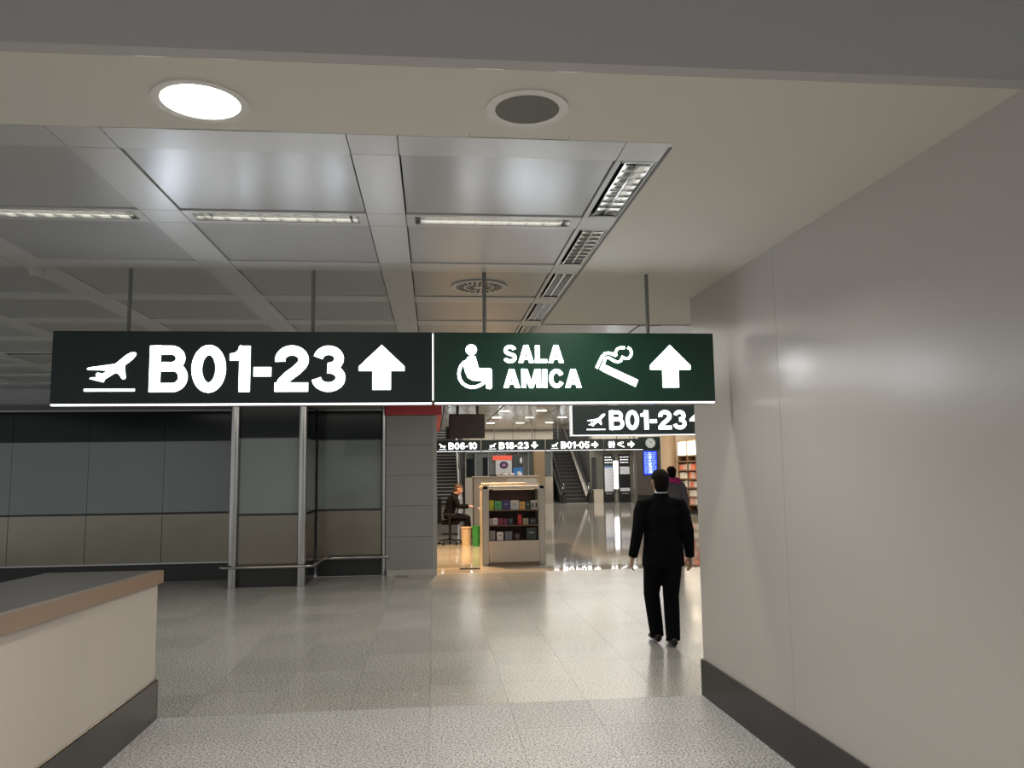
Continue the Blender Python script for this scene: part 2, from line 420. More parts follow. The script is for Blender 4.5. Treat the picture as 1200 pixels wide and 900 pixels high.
# bulkhead facing the camera and the higher ceiling over the corridor, shade in their plaster colour
struct(box('ceiling', PLASTER_SHADE, None, -9, 2.5, 2.43, 2.488, ZC, 3.5))
struct(box('ceiling', PLASTER_SHADE, None, -9, 2.5, -3, 2.43, 3.34, 3.46))
struct(box('trim_2', mat('trim_dark', (.12, .12, .12), .5), None, XB-.012, XB, 3.08, XE, ZC-.004, ZC+.03))
# metal grid ceiling: bands and recessed panels, each a piece of its own
gc = struct(box('ceiling', mat('ceiling_void', (.05, .05, .05), .9), None, -9, 12, 3.08, 13.3, ZC+.10, ZC+.16))
MX, MY, BW = 1.125, .975, .20
bxs = [.885-MX*k for k in range(-9, 9)]      # centres of bands running away
bys = [4.11+MY*k for k in range(-1, 10)]     # centres of bands running across
meshes = {}
def plate(kind, sx, sy, m, cx, cy, z):
    key = (kind, round(sx, 3), round(sy, 3))
    if key not in meshes:
        bm = bmesh.new(); bx(bm, -sx/2, sx/2, -sy/2, sy/2, 0, .02); bmesh.ops.recalc_face_normals(bm, faces=bm.faces)
        me = bpy.data.meshes.new(kind); bm.to_mesh(me); bm.free(); me.materials.append(m); meshes[key] = me
    o = bpy.data.objects.new(kind, meshes[key]); o.location = (cx, cy, z); o.parent = gc; C.objects.link(o)
fixt = []   # (x, y, length, width, dirflag)
nplate = 0
G = .004
for ix, x in enumerate(bxs):
    for iy, y in enumerate(bys):
        px, py = x-MX/2, y+MY/2         # panel centre to the left / beyond
        def ok(X, Y): return not (X > 1.05 and Y < XE+.1) and -8.8 < X < 5.2 and 3.05 < Y < 13.2 and X > -.62*Y-.8
        strip = abs(x-.885) < .01
        crowd = False
        if ok(x, y): plate('ceiling_band', BW-G, BW-G, METAL_B, x, y, ZC)
        if ok(px, y):
            if abs(y-4.11) < .01 or abs(y-8.985) < .01 and -5.5 < px < -3.9: fixt.append((px, y, MX-BW-.09, .125, 0)); 
            if abs(y-4.11) < .01 or abs(y-8.985) < .01 and -5.5 < px < -3.9:
                for s in (-1, 1): plate('ceiling_band', MX-BW-G, .034, METAL_B, px, y+s*.081, ZC); plate('ceiling_band', .043, .128, METAL_B, px+s*(MX/2-BW/2-.024), y, ZC)
            else: plate('ceiling_band', MX-BW-G, BW-G, METAL_B, px, y, ZC)
        if ok(x, py):
            if strip and y < 7.1:
                fixt.append((x+.01, py, MY-BW-.05, .125, 1))
                plate('ceiling_band', .024, MY-BW-G, METAL_B, x-.086, py, ZC); plate('ceiling_band', .018, MY-BW-G, METAL_B, x+.089, py, ZC)
                for s in (-1, 1): plate('ceiling_band', .146, .02, METAL_B, x+.004, py+s*(MY/2-BW/2-.013), ZC)
            else: plate('ceiling_band', BW-G, MY-BW-G, METAL_B, x, py, ZC)
        if ok(px, py): plate('ceiling_panel', MX-BW-.012, MY-BW-.012, METAL_C, px, py, ZC+.008)

# louvred light fixtures
LTUBE = mat('fixture_tube', (1, .98, .93), .5, emit=1.0)
MIRR = mat('louvre_mirror', (.8, .8, .78), .12, 1)
def fixture_mesh(L, w):
    parts = {}
    b = bmesh.new()
    bx(b, -L/2, L/2, -w/2, w/2, .082, .09); bx(b, -L/2, L/2, -w/2, -w/2+.006, 0, .082); bx(b, -L/2, L/2, w/2-.006, w/2, 0, .082)
    bx(b, -L/2, -L/2+.006, -w/2, w/2, 0, .082); bx(b, L/2-.006, L/2, -w/2, w/2, 0, .082)
    parts['housing'] = (b, MIRR)
    b = bmesh.new(); cyl(b, (-L/2+.03, 0, .066), (L/2-.03, 0, .066), .008, n=10); parts['tube'] = (b, LTUBE)
    b = bmesh.new(); bx(b, -L/2+.006, L/2-.006, -.003, .003, .004, .03); parts['spine'] = (b, MIRR)
    b = bmesh.new(); prism(b, [(-.003, .035), (.003, .035), (.001, .004), (-.001, .004)], -w/2+.006, w/2-.006); parts['louvre_blade'] = (b, MIRR)
    out = {}
    for k, (b, m) in parts.items():
        bmesh.ops.recalc_face_normals(b, faces=b.faces); me = bpy.data.meshes.new(k); b.to_mesh(me); b.free(); me.materials.append(m); out[k] = me
    return out
fcache = {}
nX = nS = nF = 0
for (x, y, L, w, d) in sorted(fixt, key=lambda f: (f[4], f[1], -f[0])):
    if d == 0:
        if y < 5:
            lab = {0: 'louvred light fixture across the ceiling, just left of the slanting light strip', 1: 'louvred light fixture across the ceiling, in front of the second panel from the strip', 2: 'louvred light fixture at the left edge, nearest of those lying across'}.get(nX, 'louvred light fixture across the ceiling beyond the left edge')
            nX += 1
        else: lab = ('distant louvred fixture across the ceiling, close to the left end of the big sign', 'distant louvred fixture across the ceiling, farther from the sign at the left edge')[min(nF, 1)]; nF += 1
        if y < 5 and x < -2.8: lab = 'louvred light fixture across the ceiling, outermost on the left'
        grp = 'louvred fixtures lying across the ceiling' if y < 5 else 'distant louvred fixtures'
    else:
        lab = ['nearest and largest louvred fixture of the slanting strip', 'second louvred fixture of the slanting strip', 'third louvred fixture of the slanting strip', 'fourth louvred fixture of the slanting strip, above the big sign', 'farthest louvred fixture of the slanting strip'][min(nS, 4)]
        nS += 1; grp = 'louvred fixtures in the slanting strip'
    t = thing('light_fixture', lab, 'ceiling light', (x, y, ZC+.002), PI/2 if d else 0, grp)
    key = (round(L, 3), w)
    if key not in fcache: fcache[key] = fixture_mesh(L, w)
    me = fcache[key]
    for k in ('housing', 'tube', 'spine'):
        o = bpy.data.objects.new(k, me[k]); o.parent = t; C.objects.link(o)
    nb = 9
    for k in range(nb):
        o = bpy.data.objects.new('louvre_blade', me['louvre_blade']); o.parent = t; o.location = (-L/2+L*(k+.5)/nb, 0, 0); C.objects.link(o)

# downlight
t = thing('downlight', 'round glowing downlight recessed in the cream ceiling', 'ceiling light', (-.82, 2.79, ZC))
bm = bmesh.new(); ring(bm, (0, 0), .135, .165, -.006, .0); obj('rim', bm, mat('rim_white', (.7, .68, .62), .4), t, True)
bm = bmesh.new(); disc(bm, (0, 0), .134, .004, .014, 48); obj('diffuser', bm, mat('downlight_glow', (1, .93, .74), .5, emit=9), t)
# speaker grille
t = thing('ceiling_speaker', 'round grey mesh speaker recessed in the cream ceiling', 'speaker', (.345, 2.765, ZC))
bm = bmesh.new(); ring(bm, (0, 0), .118, .152, -.007, .0); obj('rim', bm, MATS['rim_white'], t, True)
bm = bmesh.new(); disc(bm, (0, 0), .117, -.004, .02, 48); obj('mesh_grille', bm, mat('grille_mesh', (.19, .18, .155), .7, bump=.6, bscale=220, var=.12, vscale=60), t)
# air diffuser with radial slots
t = thing('air_diffuser', 'round slotted air diffuser in the metal ceiling above the sign', 'vent', (.33, 5.62, ZC))
bm = bmesh.new(); disc(bm, (0, 0), .20, -.004, .006, 48); obj('plate', bm, METAL_B, t)
for r_, n_ in ((.07, 12), (.14, 24)):
    for k in range(n_):
        a = 2*PI*k/n_; bm = bmesh.new(); bx(bm, -.028, .028, -.008, .008, -.0055, -.0038)
        o = obj('slot', bm, mat('slot_dark', (.02, .02, .02), .8), t, loc=(r_*math.cos(a), r_*math.sin(a), 0)); o.rotation_euler = (0, 0, a+.25)
# smoke detector
t = thing('smoke_detector', 'small beige smoke detector on the ceiling at the left edge', 'detector', (-2.52, 5.23, ZC))
bm = bmesh.new(); disc(bm, (0, 0), .055, -.012, 0, 32); obj('mounting_base', bm, mat('detector_plastic', (.5, .48, .42), .5), t, True)
bm = bmesh.new(); cyl(bm, (0, 0, -.05), (0, 0, -.012), .036, .046, 32); obj('sensor_head', bm, MATS['detector_plastic'], t, True)

# ------------------------------------------------------------------ big hanging signs
def sign_box(t, x0, x1, z0, z1, body, depth=.16):
    b = box('sign_case', body, t, x0, x1, 0, depth, z0+.012, z1, bevel=.003)
    box('light_slit', SLIT, t, x0+.005, x1-.005, .002, .03, z0+.002, z0+.011)
    box('bottom_cover', RODM, t, x0+.005, x1-.005, .031, depth, z0+.004, z0+.0115)
    return b
SY = 5.12
t = thing('hanging_sign', 'left big hanging sign reading B01-23 with plane and up arrow', 'sign', (0, SY, 0), 0, 'big hanging sign boxes')
sign_box(t, -2.35, -.006, 2.11, 2.58, GREENBK)
box('light_slit', SLIT, t, -.005, .001, -.002, .05, 2.14, 2.57)
bm = bmesh.new(); text_bm(bm, 'B01-23', -1.765, 2.195, .292, 1.205, 0, .004); obj('lettering', bm, LIT, t)
bm = bmesh.new(); plane_bm(bm, -2.15, 2.20, .305, .245, 0); obj('plane_symbol', bm, LIT, t)
bm = bmesh.new(); arrow_bm(bm, -.475, 2.205, .29, .29, 0); obj('arrow', bm, LIT, t)
for x in (-1.93, -.78):
    bm = bmesh.new(); cyl(bm, (x, .08, 2.579), (x, .08, 2.999), .0125, n=12); obj('hanging_rod', bm, RODM, t, True)
t = thing('hanging_sign', 'right big hanging sign reading SALA AMICA with wheelchair, cigarette and up arrow', 'sign', (0, SY, 0), 0, 'big hanging sign boxes')
sign_box(t, .006, 1.875, 2.11, 2.58, GREENREFL)
bm = bmesh.new(); text_bm(bm, 'SALA', .455, 2.38, .115, .40, 0, .004); text_bm(bm, 'AMICA', .455, 2.215, .122, .515, 0, .004); obj('lettering', bm, LIT, t)
bm = bmesh.new(); wheelchair_bm(bm, .155, 2.205, .225, .295, 0); obj('wheelchair_symbol', bm, LIT, t)
bm = bmesh.new(); cigarette_bm(bm, 1.065, 2.22, .285, .275, 0); obj('cigarette_symbol', bm, LIT, t)
bm = bmesh.new(); arrow_bm(bm, 1.435, 2.215, .275, .285, 0); obj('arrow', bm, LIT, t)
for x in (.34, 1.45):
    bm = bmesh.new(); cyl(bm, (x, .08, 2.579), (x, .08, 2.999), .0125, n=12); obj('hanging_rod', bm, RODM, t, True)
# second sign behind, partly hidden by the wall
t = thing('hanging_sign', 'smaller B01-23 sign hanging farther back beside the grey wall', 'sign', (0, 11.5, 0))
sign_box(t, 2.03, 4.40, 2.17, 2.62, GREENBK)
box('side_frame', mat('sign_side', (.7, .7, .72), .4, emit=.5), t, 2.015, 2.03, -.004, .16, 2.17, 2.62)
bm = bmesh.new(); text_bm(bm, 'B01-23', 2.58, 2.255, .285, 1.17, 0, .004); obj('lettering', bm, LITF, t)
bm = bmesh.new(); plane_bm(bm, 2.24, 2.255, .285, .24, 0); obj('plane_symbol', bm, LITF, t)
bm = bmesh.new(); arrow_bm(bm, 3.80, 2.255, .29, .285, 0); obj('arrow', bm, LITF, t)
for x in (2.5, 3.9):
    bm = bmesh.new(); cyl(bm, (x, .08, 2.62), (x, .08, 2.999), .0125, n=12); obj('hanging_rod', bm, RODM, t, True)
# far row of four signs
def far_sign(x0, x1, lab, items):
    t = thing('hanging_sign', lab, 'sign', (0, 36, 0), 0, 'far row of hanging signs')
    sign_box(t, x0+.02, x1-.02, 2.56, 3.07, GREENBK)
    bm = bmesh.new()
    for it in items:
        if it[0] == 't': text_bm(bm, it[1], it[2], 2.655, .30, it[3], 0, .004)
        if it[0] == 'p': plane_bm(bm, it[1], 2.65, .33, .27, 0, it[2])
        if it[0] == 'a': arrow_bm(bm, it[1], 2.66, .33, .30, 0, it[2])
        if it[0] == 'w': wc_bm(bm, it[1], 2.66, .33, .30, 0)
        if it[0] == 'c': cigarette_bm(bm, it[1], 2.66, .35, .29, 0)
    obj('lettering', bm, LITF, t)
    for x in (x0+.6, x1-.6):
        bm = bmesh.new(); cyl(bm, (x, .08, 3.07), (x, .08, 3.749), .018, n=10); obj('hanging_rod', bm, RODM, t, True)
far_sign(-.30, 2.15, 'far sign reading B06-10, leftmost of the distant row', [('p', .25, True), ('t', 'B06-10', .68, 1.28)])
far_sign(2.15, 5.09, 'far sign reading B18-23, second of the distant row', [('p', 2.5, False), ('t', 'B18-23', 2.96, 1.36), ('a', 4.42, PI)])
far_sign(5.09, 7.82, 'far sign reading B01-05, third of the distant row', [('p', 5.35, False), ('t', 'B01-05', 5.80, 1.33), ('a', 7.22, -PI/2)])
far_sign(7.82, 9.65, 'far sign with toilets and smoking symbols, rightmost of the distant row', [('w', 8.0, ), ('c', 8.42), ('a', 8.92, -PI/2)])

# ------------------------------------------------------------------ reception counter at left
t = thing('reception_counter', 'low counter with pale front, copper trim and dark top at left', 'counter', (-1.9, 5.94, 0))
CZ = 1.01
def slopebox(name, m, x0, x1, y0, y1, z0, z1, k0, k1):
    """box whose bottom/top rise by k per metre towards -y"""
    bm = bmesh.new(); bx(bm, x0, x1, y0, y1, z0, z1)
    for v in bm.verts: v.co.z += (k1 if abs(v.co.z-z1) < 1e-6 else k0)*(-v.co.y)
    return obj(name, bm, m, t)
K = .028
slopebox('front_panel', CFACE, -.75, -.032, -6.5, -.02, .255, CZ-.085, 0, K)
box('plinth', MATS['granite_dark'], t, -.77, -.012, -6.5, 0, 0, .262)
slopebox('top_trim', COPPER, -.06, 0, -6.5, 0, CZ-.085, CZ, K, K)
slopebox('end_trim', COPPER, -.80, -.06, -.03, 0, CZ-.085, CZ, K, K)
slopebox('worktop', CTOP, -.80, -.06, -6.5, -.03, CZ-.05, CZ-.003, K, K)
bm = bmesh.new(); cyl(bm, (-.03, -6.5, .268), (-.03, -.01, .268), .007, n=8); obj('bead_strip', bm, STEEL, t)

# ------------------------------------------------------------------ glazed partitions on the left
def bay(name, lab, x0, x1, y, joints, lower_m=DSTEEL):
    t = thing(name, lab, 'partition', (x0, y, 0), 0)
    w = x1-x0
    box('plinth', BASEDK, t, 0, w, .04, .3, 0, .28)
    box('back_frame', BLACK, t, 0, w, .035, .3, .28, 2.73)
    xs = [0]+[j-x0 for j in joints]+[w]
    for a, b in zip(xs, xs[1:]):
        box('steel_panel', lower_m, t, a+.004, b-.004, 0, .034, .30, 1.055)
        box('frosted_pane', WGLASS, t, a+.003, b-.003, .008, .034, 1.085, 2.215)
        box('dark_pane', DGLASS, t, a+.003, b-.003, .004, .034, 2.235, 2.70)
    box('middle_rail', BLACK, t, 0, w, -.006, .03, 1.057, 1.083)
    box('upper_rail', BLACK, t, 0, w, 0, .03, 2.216, 2.234)
    box('top_rail', STEEL, t, 0, w, -.01, .034, 2.702, 2.73)
    box('bottom_rail', STEEL, t, 0, w, -.02, .034, .275, .299)
    return t
bay('glazed_partition', 'long dark partition of glass and steel panels behind the counter', -9.0, -3.06, 13.3, [-7.79, -6.63, -5.47, -4.31])
bay('glazed_partition', 'narrow projecting glass bay between the two steel posts', -2.91, -2.03, 12.36, [])
bay('glazed_partition', 'single glass bay between the right steel post and grey wall', -1.90, -.86, 13.40, [])
# side returns
t = thing('glazed_return', 'narrow side panel running back from the right steel post', 'partition', (-1.93, 12.42, 0))
box('plinth', BASEDK, t, -.03, .0, 0, .96, 0, .28); box('steel_panel', DSTEEL, t, -.03, .012, 0, .96, .3, 1.055)
box('frosted_pane', WGLASS, t, -.03, .01, 0, .96, 1.085, 2.215); box('dark_pane', DGLASS, t, -.03, .01, 0, .96, 2.235, 2.70)
t = thing('glazed_return', 'narrow side panel running back from the left steel post', 'partition', (-2.97, 12.42, 0))
box('plinth', BASEDK, t, -.03, .0, 0, .87, 0, .28); box('steel_panel', DSTEEL, t, -.03, .0, 0, .87, .3, 1.055)
box('frosted_pane', WGLASS, t, -.03, .0, 0, .87, 1.085, 2.215); box('dark_pane', DGLASS, t, -.03, .0, 0, .87, 2.235, 2.70)
for x, y, lab in ((-2.97, 12.33, 'round steel post left of the projecting glass bay'), (-1.97, 12.33, 'round steel post right of the projecting glass bay'), (-.82, 13.34, 'slim steel post beside the grey wall panels')):
    r_ = .066 if y < 13 else .034
    bm = bmesh.new(); cyl(bm, (0, 0, 0), (0, 0, 2.728), r_, n=28)
    tag(obj('steel_post', bm, STEEL, None, True, (x, y, 0)), lab, 'post', 'steel posts of the partition')
def rail(pts, lab):
    bm = bmesh.new(); loft(bm, pts, [.022]*len(pts), side=Vector((0, 0, 1)), n=10)
    tag(obj('bumper_rail', bm, STEEL, None, True), lab, 'rail')
rail([(-3.14,12.36,.31),(-3.13,12.27,.31),(-3.08,12.22,.31),(-2.5,12.215,.31),(-1.9,12.22,.31),(-1.82,12.25,.31),(-1.78,12.33,.31),(-1.75,12.9,.31),(-1.72,13.18,.31),(-1.6,13.27,.31),(-1.2,13.275,.31),(-.85,13.27,.31),(-.74,13.28,.31),(-.72,13.36,.31)], 'bent steel bumper rail around the projecting bay and posts')
# bulkhead over the partitions
struct(box('wall_back', METAL_C, None, -9, -.8, 12.62, 12.70, 2.75, ZC+.1))
struct(box('trim_3', mat('soffit_grey', (.25, .25, .24), .5), None, -9, -.86, 12.25, 13.7, 2.731, 2.75))
struct(box('wall_back', METAL_C, None, -3.1, -.75, 12.22, 12.62, 2.75, 2.79))
struct(box('wall_back', GREYW, None, -9, -.86, 13.7, 13.8, 0, 3.75))
# grey panelled end wall with red band
t = struct(box('wall_left', mat('panel_core', (.12, .12, .12), .7), None, -.76, .03, 13.35, 18.9, 0, 2.62))
for k, (a, b) in enumerate(((.09, .62), (.625, 1.12), (1.125, 1.62), (1.625, 2.12), (2.125, 2.615))):
    box('wall_panel', GREYW, t, -.78, -.02, 13.32, 13.36, a, b)
    box('wall_panel', GREYW, t, .02, .05, 13.38, 18.9, a, b)
box('corner_post', mat('corner_grey', (.32, .32, .30), .4), t, -.018, .055, 13.315, 13.38, .05, 2.615)
box('kick_plate', mat('pale_base', (.45, .43, .38), .4), t, -.76, .05, 13.30, 13.34, 0, .09)
red = struct(box('trim_4', RED, None, -.79, .14, 13.24, 19.0, 2.62, 2.79))
tag(box('floor_socket', mat('socket_plate', (.3, .29, .27), .4, .5), None, -.62, -.42, 13.1, 13.24, 0, .012, bevel=.003), 'small flat plate on the floor at the foot of grey wall', 'plate')
tag(box('door_stop', BLACK, None, .44, .80, 13.9, 13.97, 0, .02, bevel=.004), 'thin black strip on the floor left of the kiosk', 'strip')
# bulkhead over the opening, far hall shell
struct(box('wall_front', BEIGE, None, -9, 12, 13.3, 13.42, 3.0, 3.85))
hc = struct(box('ceiling', mat('hall_void', (.1, .09, .08), .9), None, -3, 16, 13.42, 40.6, 3.80, 3.9))
bm0 = {}
for i in range(22):            # long metal ceiling planks of the hall
    y = 18.2+i*1.02
    for j in range(7):
        x = -.6+j*1.9
        plate_key = 'hall'
        if plate_key not in bm0:
            bm = bmesh.new(); bx(bm, -.93, .93, -.49, .49, 0, .02); bmesh.ops.recalc_face_normals(bm, faces=bm.faces)
            me = bpy.data.meshes.new('ceiling_plank'); bm.to_mesh(me); bm.free(); me.materials.append(HCEIL); bm0[plate_key] = me
        o = bpy.data.objects.new('ceiling_plank', bm0[plate_key]); o.location = (x, y, 3.75); o.rotation_euler = (random.uniform(-.006, .006), random.uniform(-.006, .006), 0); o.parent = hc; C.objects.link(o)
hl = 0
for y, ro in ((24, 'nearest'), (27.5, 'second'), (31, 'third'), (34.5, 'farthest')):  # glowing strips added in place of shiny reflections on the metal
    for x, co in ((2.3, 'leftmost'), (3.6, 'second from left'), (4.9, 'third from left'), (8.2, 'rightmost')):
        tag(box('ceiling_glint', mat('hall_glint', (1, .96, .88),   .5, emit=3), None, x, x+.35, y, y+.07, 3.735, 3.748), 'small added glint strip on the far hall ceiling, '+ro+' row, '+co, 'ceiling light', 'added glint strips on the far hall ceiling')
struct(box('wall_hall_back', mat('hall_back', (.30, .31, .28), .5), None, 1.6, 6.15, 41.0, 41.2, 0, 3.0))
struct(box('wall_hall_upper', BEIGE, None, 1.5, 6.15, 40.7, 41.0, 2.75, 3.80))
for x in (2.45, 4.05, 5.2): struct(box('trim_5', mat('joint_grey', (.25, .24, .22), .6), None, x, x+.03, 40.68, 40.7, 2.75, 3.80))
struct(box('wall_hall_right', mat('hall_right_wall', (.33, .33, .28), .5), None, 8.15, 16, 41.0, 41.2, 0, 3.80))
struct(box('wall_hall_upper', mat('hall_lintel', (.62, .58, .5), .5), None, 8.15, 16, 40.0, 41.0, 2.72, 3.80))
struct(box('wall_hall_left', mat('hall_left_wall', (.12, .12, .11), .6), None, -3.2, -3, 19, 50, 0, 7))
struct(box('wall_shaft_back', mat('shaft_grey', (.10, .10, .095), .7), None, -3, 16, 49.5, 49.7, 0, 9))
struct(box('wall_shaft_side', MATS['shaft_grey'], None, 6.05, 6.15, 41.2, 49.5, 0, 9))
struct(box('wall_shaft_side', MATS['shaft_grey'], None, 8.15, 8.25, 41.2, 49.5, 0, 9))
struct(box('wall_shaft_side', MATS['shaft_grey'], None, 1.5, 1.6, 41.0, 49.5, 0, 9))
struct(box('wall_hall_far_right', BEIGE, None, 12, 12.2, 13.4, 41, 0, 3.9))

# ------------------------------------------------------------------ escalator and stairs
def stair_steps(t, n, x0, x1, rise, run, m, m2, y0=0, sup=.25):
    me = None
    for k in range(n):
        if me is None:
            bm = bmesh.new(); bx(bm, x0, x1, 0, run+.05, -sup, rise-.02); bmesh.ops.recalc_face_normals(bm, faces=bm.faces)
            me = bpy.data.meshes.new('step'); bm.to_mesh(me); bm.free(); me.materials.append(m)
            bm = bmesh.new(); bx(bm, x0, x1, -.02, run*.9, rise-.02, rise); bmesh.ops.recalc_face_normals(bm, faces=bm.faces)
            m3 = bpy.data.meshes.new('nosing'); bm.to_mesh(m3); bm.free(); m3.materials.append(m2)
        o = bpy.data.objects.new('step', me); o.location = (0, y0+k*run, k*rise); o.parent = t; C.objects.link(o)
        q = bpy.data.objects.new('nosing', m3); q.parent = o; C.objects.link(q)
t = thing('escalator', 'escalator rising away behind the far signs', 'escalator', (6.35, 40.0, 0))
stair_steps(t, 26, .28, 1.38, .19, .33, mat('esc_step', (.05, .05, .048), .5, .5), mat('esc_nosing', (.18, .17, .16), .4, .6), .5)
def run_poly(lo, hi, y0=0, L=8.6, sl=.576):
    return [(y0, lo), (y0+.6, lo), (L, lo+(L-.6)*sl), (L, hi+(L-.6)*sl), (y0+.6, hi), (y0, hi)]
def yz_prism(bm, pts, x0, x1):
    a = [bm.verts.new((x0, p[0], p[1])) for p in pts]; b = [bm.verts.new((x1, p[0], p[1])) for p in pts]; n = len(pts)
    bm.faces.new(a); bm.faces.new(b[::-1])
    for i in range(n): bm.faces.new((a[i], b[i], b[(i+1) % n], a[(i+1) % n]))
for x in (.08, 1.40):
    bm = bmesh.new(); yz_prism(bm, run_poly(.02, .35, -.2), x, x+.18); obj('skirt_panel', bm, mat('skirt_steel', (.30, .28, .25), .35, .8), t)
    bm = bmesh.new(); yz_prism(bm, run_poly(.35, .92, -.2), x+.07, x+.10); obj('balustrade', bm, mat('balustrade_steel', (.24, .23, .21), .3, .7), t)
    bm = bmesh.new()
    P = [(x+.085, .4, .42), (x+.085, -.1, .42), (x+.085, -.32, .55), (x+.085, -.35, .72), (x+.085, -.22, .90), (x+.085, .0, .97), (x+.085, .6, .97), (x+.085, 8.6, .97+8*.576)]
    loft(bm, P, [(.06, .06)]*len(P), side=Vector((1, 0, 0)), n=10); obj('handrail', bm, mat('handrail_rubber', (.03, .03, .03), .25), t, True)
    bm = bmesh.new(); yz_prism(bm, [(.2, .93), (.6, .93), (8.6, .93+8*.576), (8.6, .90+8*.576), (.6, .90), (.2, .90)], x+.05, x+.12); obj('rail_profile', bm, CHROME, t)
    bm = bmesh.new(); loft(bm, [(x+.085, .45, .50), (x+.085, -.02, .50), (x+.085, -.22, .60), (x+.085, -.22, .74), (x+.085, -.10, .85), (x+.085, .5, .86)], [(.075, .03)]*6, side=Vector((1, 0, 0)), n=10); obj('newel_trim', bm, CHROME, t, True)
    box('newel_box', BLACK, t, x, x+.18, -.3, .1, 0, .42)
box('comb_plate', STEEL, t, .26, 1.40, -.4, .5, 0, .02)
t = thing('staircase', 'dark staircase with pale step edges behind the seated person', 'stairs', (-.8, 40.0, 0))
stair_steps(t, 27, 0, 2.05, .172, .29, mat('stair_dark', (.03, .028, .025), .6), mat('stair_edge', (.62, .60, .55), .4), 0)
bm = bmesh.new(); yz_prism(bm, run_poly(.0, .30, -.1, 8, .593), 2.06, 2.24); obj('stringer', bm, mat('stringer_pale', (.55, .52, .47), .4), t)
bm = bmesh.new(); loft(bm, [(2.15, -.1, .95), (2.15, .3, 1.0), (2.15, 8, 1.0+7.7*.593)], [.03]*3, n=10); obj('handrail', bm, CHROME, t, True)
for k in range(6):
    y = .1+k*1.5; z = max(0, (y-.3))*.593
    bm = bmesh.new(); cyl(bm, (2.15, y, z+.1), (2.15, y, z+1.0), .02, n=8); obj('baluster', bm, CHROME, t, True)
# ------------------------------------------------------------------ far shop front behind the kiosk
t = thing('shop_front', 'glazed shop front with posters behind the kiosk', 'shop front', (1.6, 40.6, 0))
box('sill_wall', mat('sill_beige', (.5, .45, .38), .5), t, 0, 4.5, 0, .3, 0, 1.35)
FG = mat('shop_glass', (.13, .14, .13), .1, coat=.5)
for a, b in ((.55, 1.15), (1.2, 1.6), (1.65, 2.0), (3.25, 3.5), (3.55, 4.4)):
    box('pane', FG, t, a, b, .02, .06, 1.4, 2.6)
for x in (0, .5, 1.155, 1.61, 2.02, 2.7, 3.21, 3.51, 4.42): box('mullion', STEEL, t, x, x+.05, -.02, .08, 1.35, 2.66)
box('head_rail', STEEL, t, 0, 4.5, -.02, .1, 2.6, 2.72)
box('dark_pane', DGLASS, t, .06, .45, .02, .06, 1.4, 2.3); box('dark_pane', DGLASS, t, .9, 1.15, 0, .02, 1.42, 2.35)
t = thing('poster', 'white poster with dark oval emblem under a red header', 'poster', (3.15, 40.5, 1.36))
box('sheet', mat('poster_white', (.62, .60, .62), .5), t, 0, .83, 0, .03, 0, .85); box('header', mat('poster_red', (.7, .10, .06), .5, emit=.25), t, -.15, .83, -.01, .03, .85, 1.08)
bm = bmesh.new(); prism(bm, [(.42+.22*math.cos(a*PI/12), .60+.19*math.sin(a*PI/12)) for a in range(24)], -.012, 0); obj('emblem', bm, mat('emblem_navy', (.05, .03, .10), .5), t)
bm = bmesh.new(); prism(bm, [(.42+.10*math.cos(a*PI/12), .60+.07*math.sin(a*PI/12)) for a in range(24)], -.016, -.012); obj('emblem_centre', bm, mat('emblem_mauve', (.45, .2, .3), .5), t)
bm = bmesh.new()
for k in range(5): bx(bm, .1+k*.14, .19+k*.14, -.01, 0, .05, .12+.12*((k*7) % 3)/2)
obj('bottom_print', bm, mat('print_brown', (.3, .2, .14), .6), t)
t = thing('poster', 'blue and dark poster right of the white oval poster', 'poster', (4.05, 40.5, 1.38))
box('sheet', mat('poster_dark', (.05, .06, .07), .4), t, 0, .5, 0, .03, .45, 1.1); box('blue_field', mat('poster_blue', (.03, .14, .35), .4, emit=.2), t, 0, .5, 0, .03, 0, .44)
bm = bmesh.new(); sphere(bm, (.4, -.01, .8), .07, .01, .16, 10); obj('upper_print', bm, SHIRT, t)
bm = bmesh.new(); sphere(bm, (.3, -.01, .2), .12, .01, .05, 10); obj('lower_print', bm, SHIRT, t)
t = tag(box('wood_column', mat('column_wood', (.27, .19, .11), .5, var=.1), None, 5.02, 5.55, 39.6, 40.2, 0, 3.0), 'tan wooden column at the left side of the escalator', 'column')

# ------------------------------------------------------------------ hanging screen
t = thing('hanging_screen', 'dark switched-off screen hanging from the far ceiling', 'screen', (.84, 20, 0))
box('screen_body', mat('screen_off', (.03, .03, .034), .3), t, -.43, .43, 0, .1, 2.52, 3.09, bevel=.01)
box('bezel', BLACK, t, -.45, .45, .02, .12, 2.50, 3.11)
for x in (-.27, .23): box('mounting_pole', BLACK, t, x, x+.07, .03, .09, 3.1, 3.80)
box('back_unit', BLACK, t, -.53, -.3, .1, .25, 2.49, 2.80)

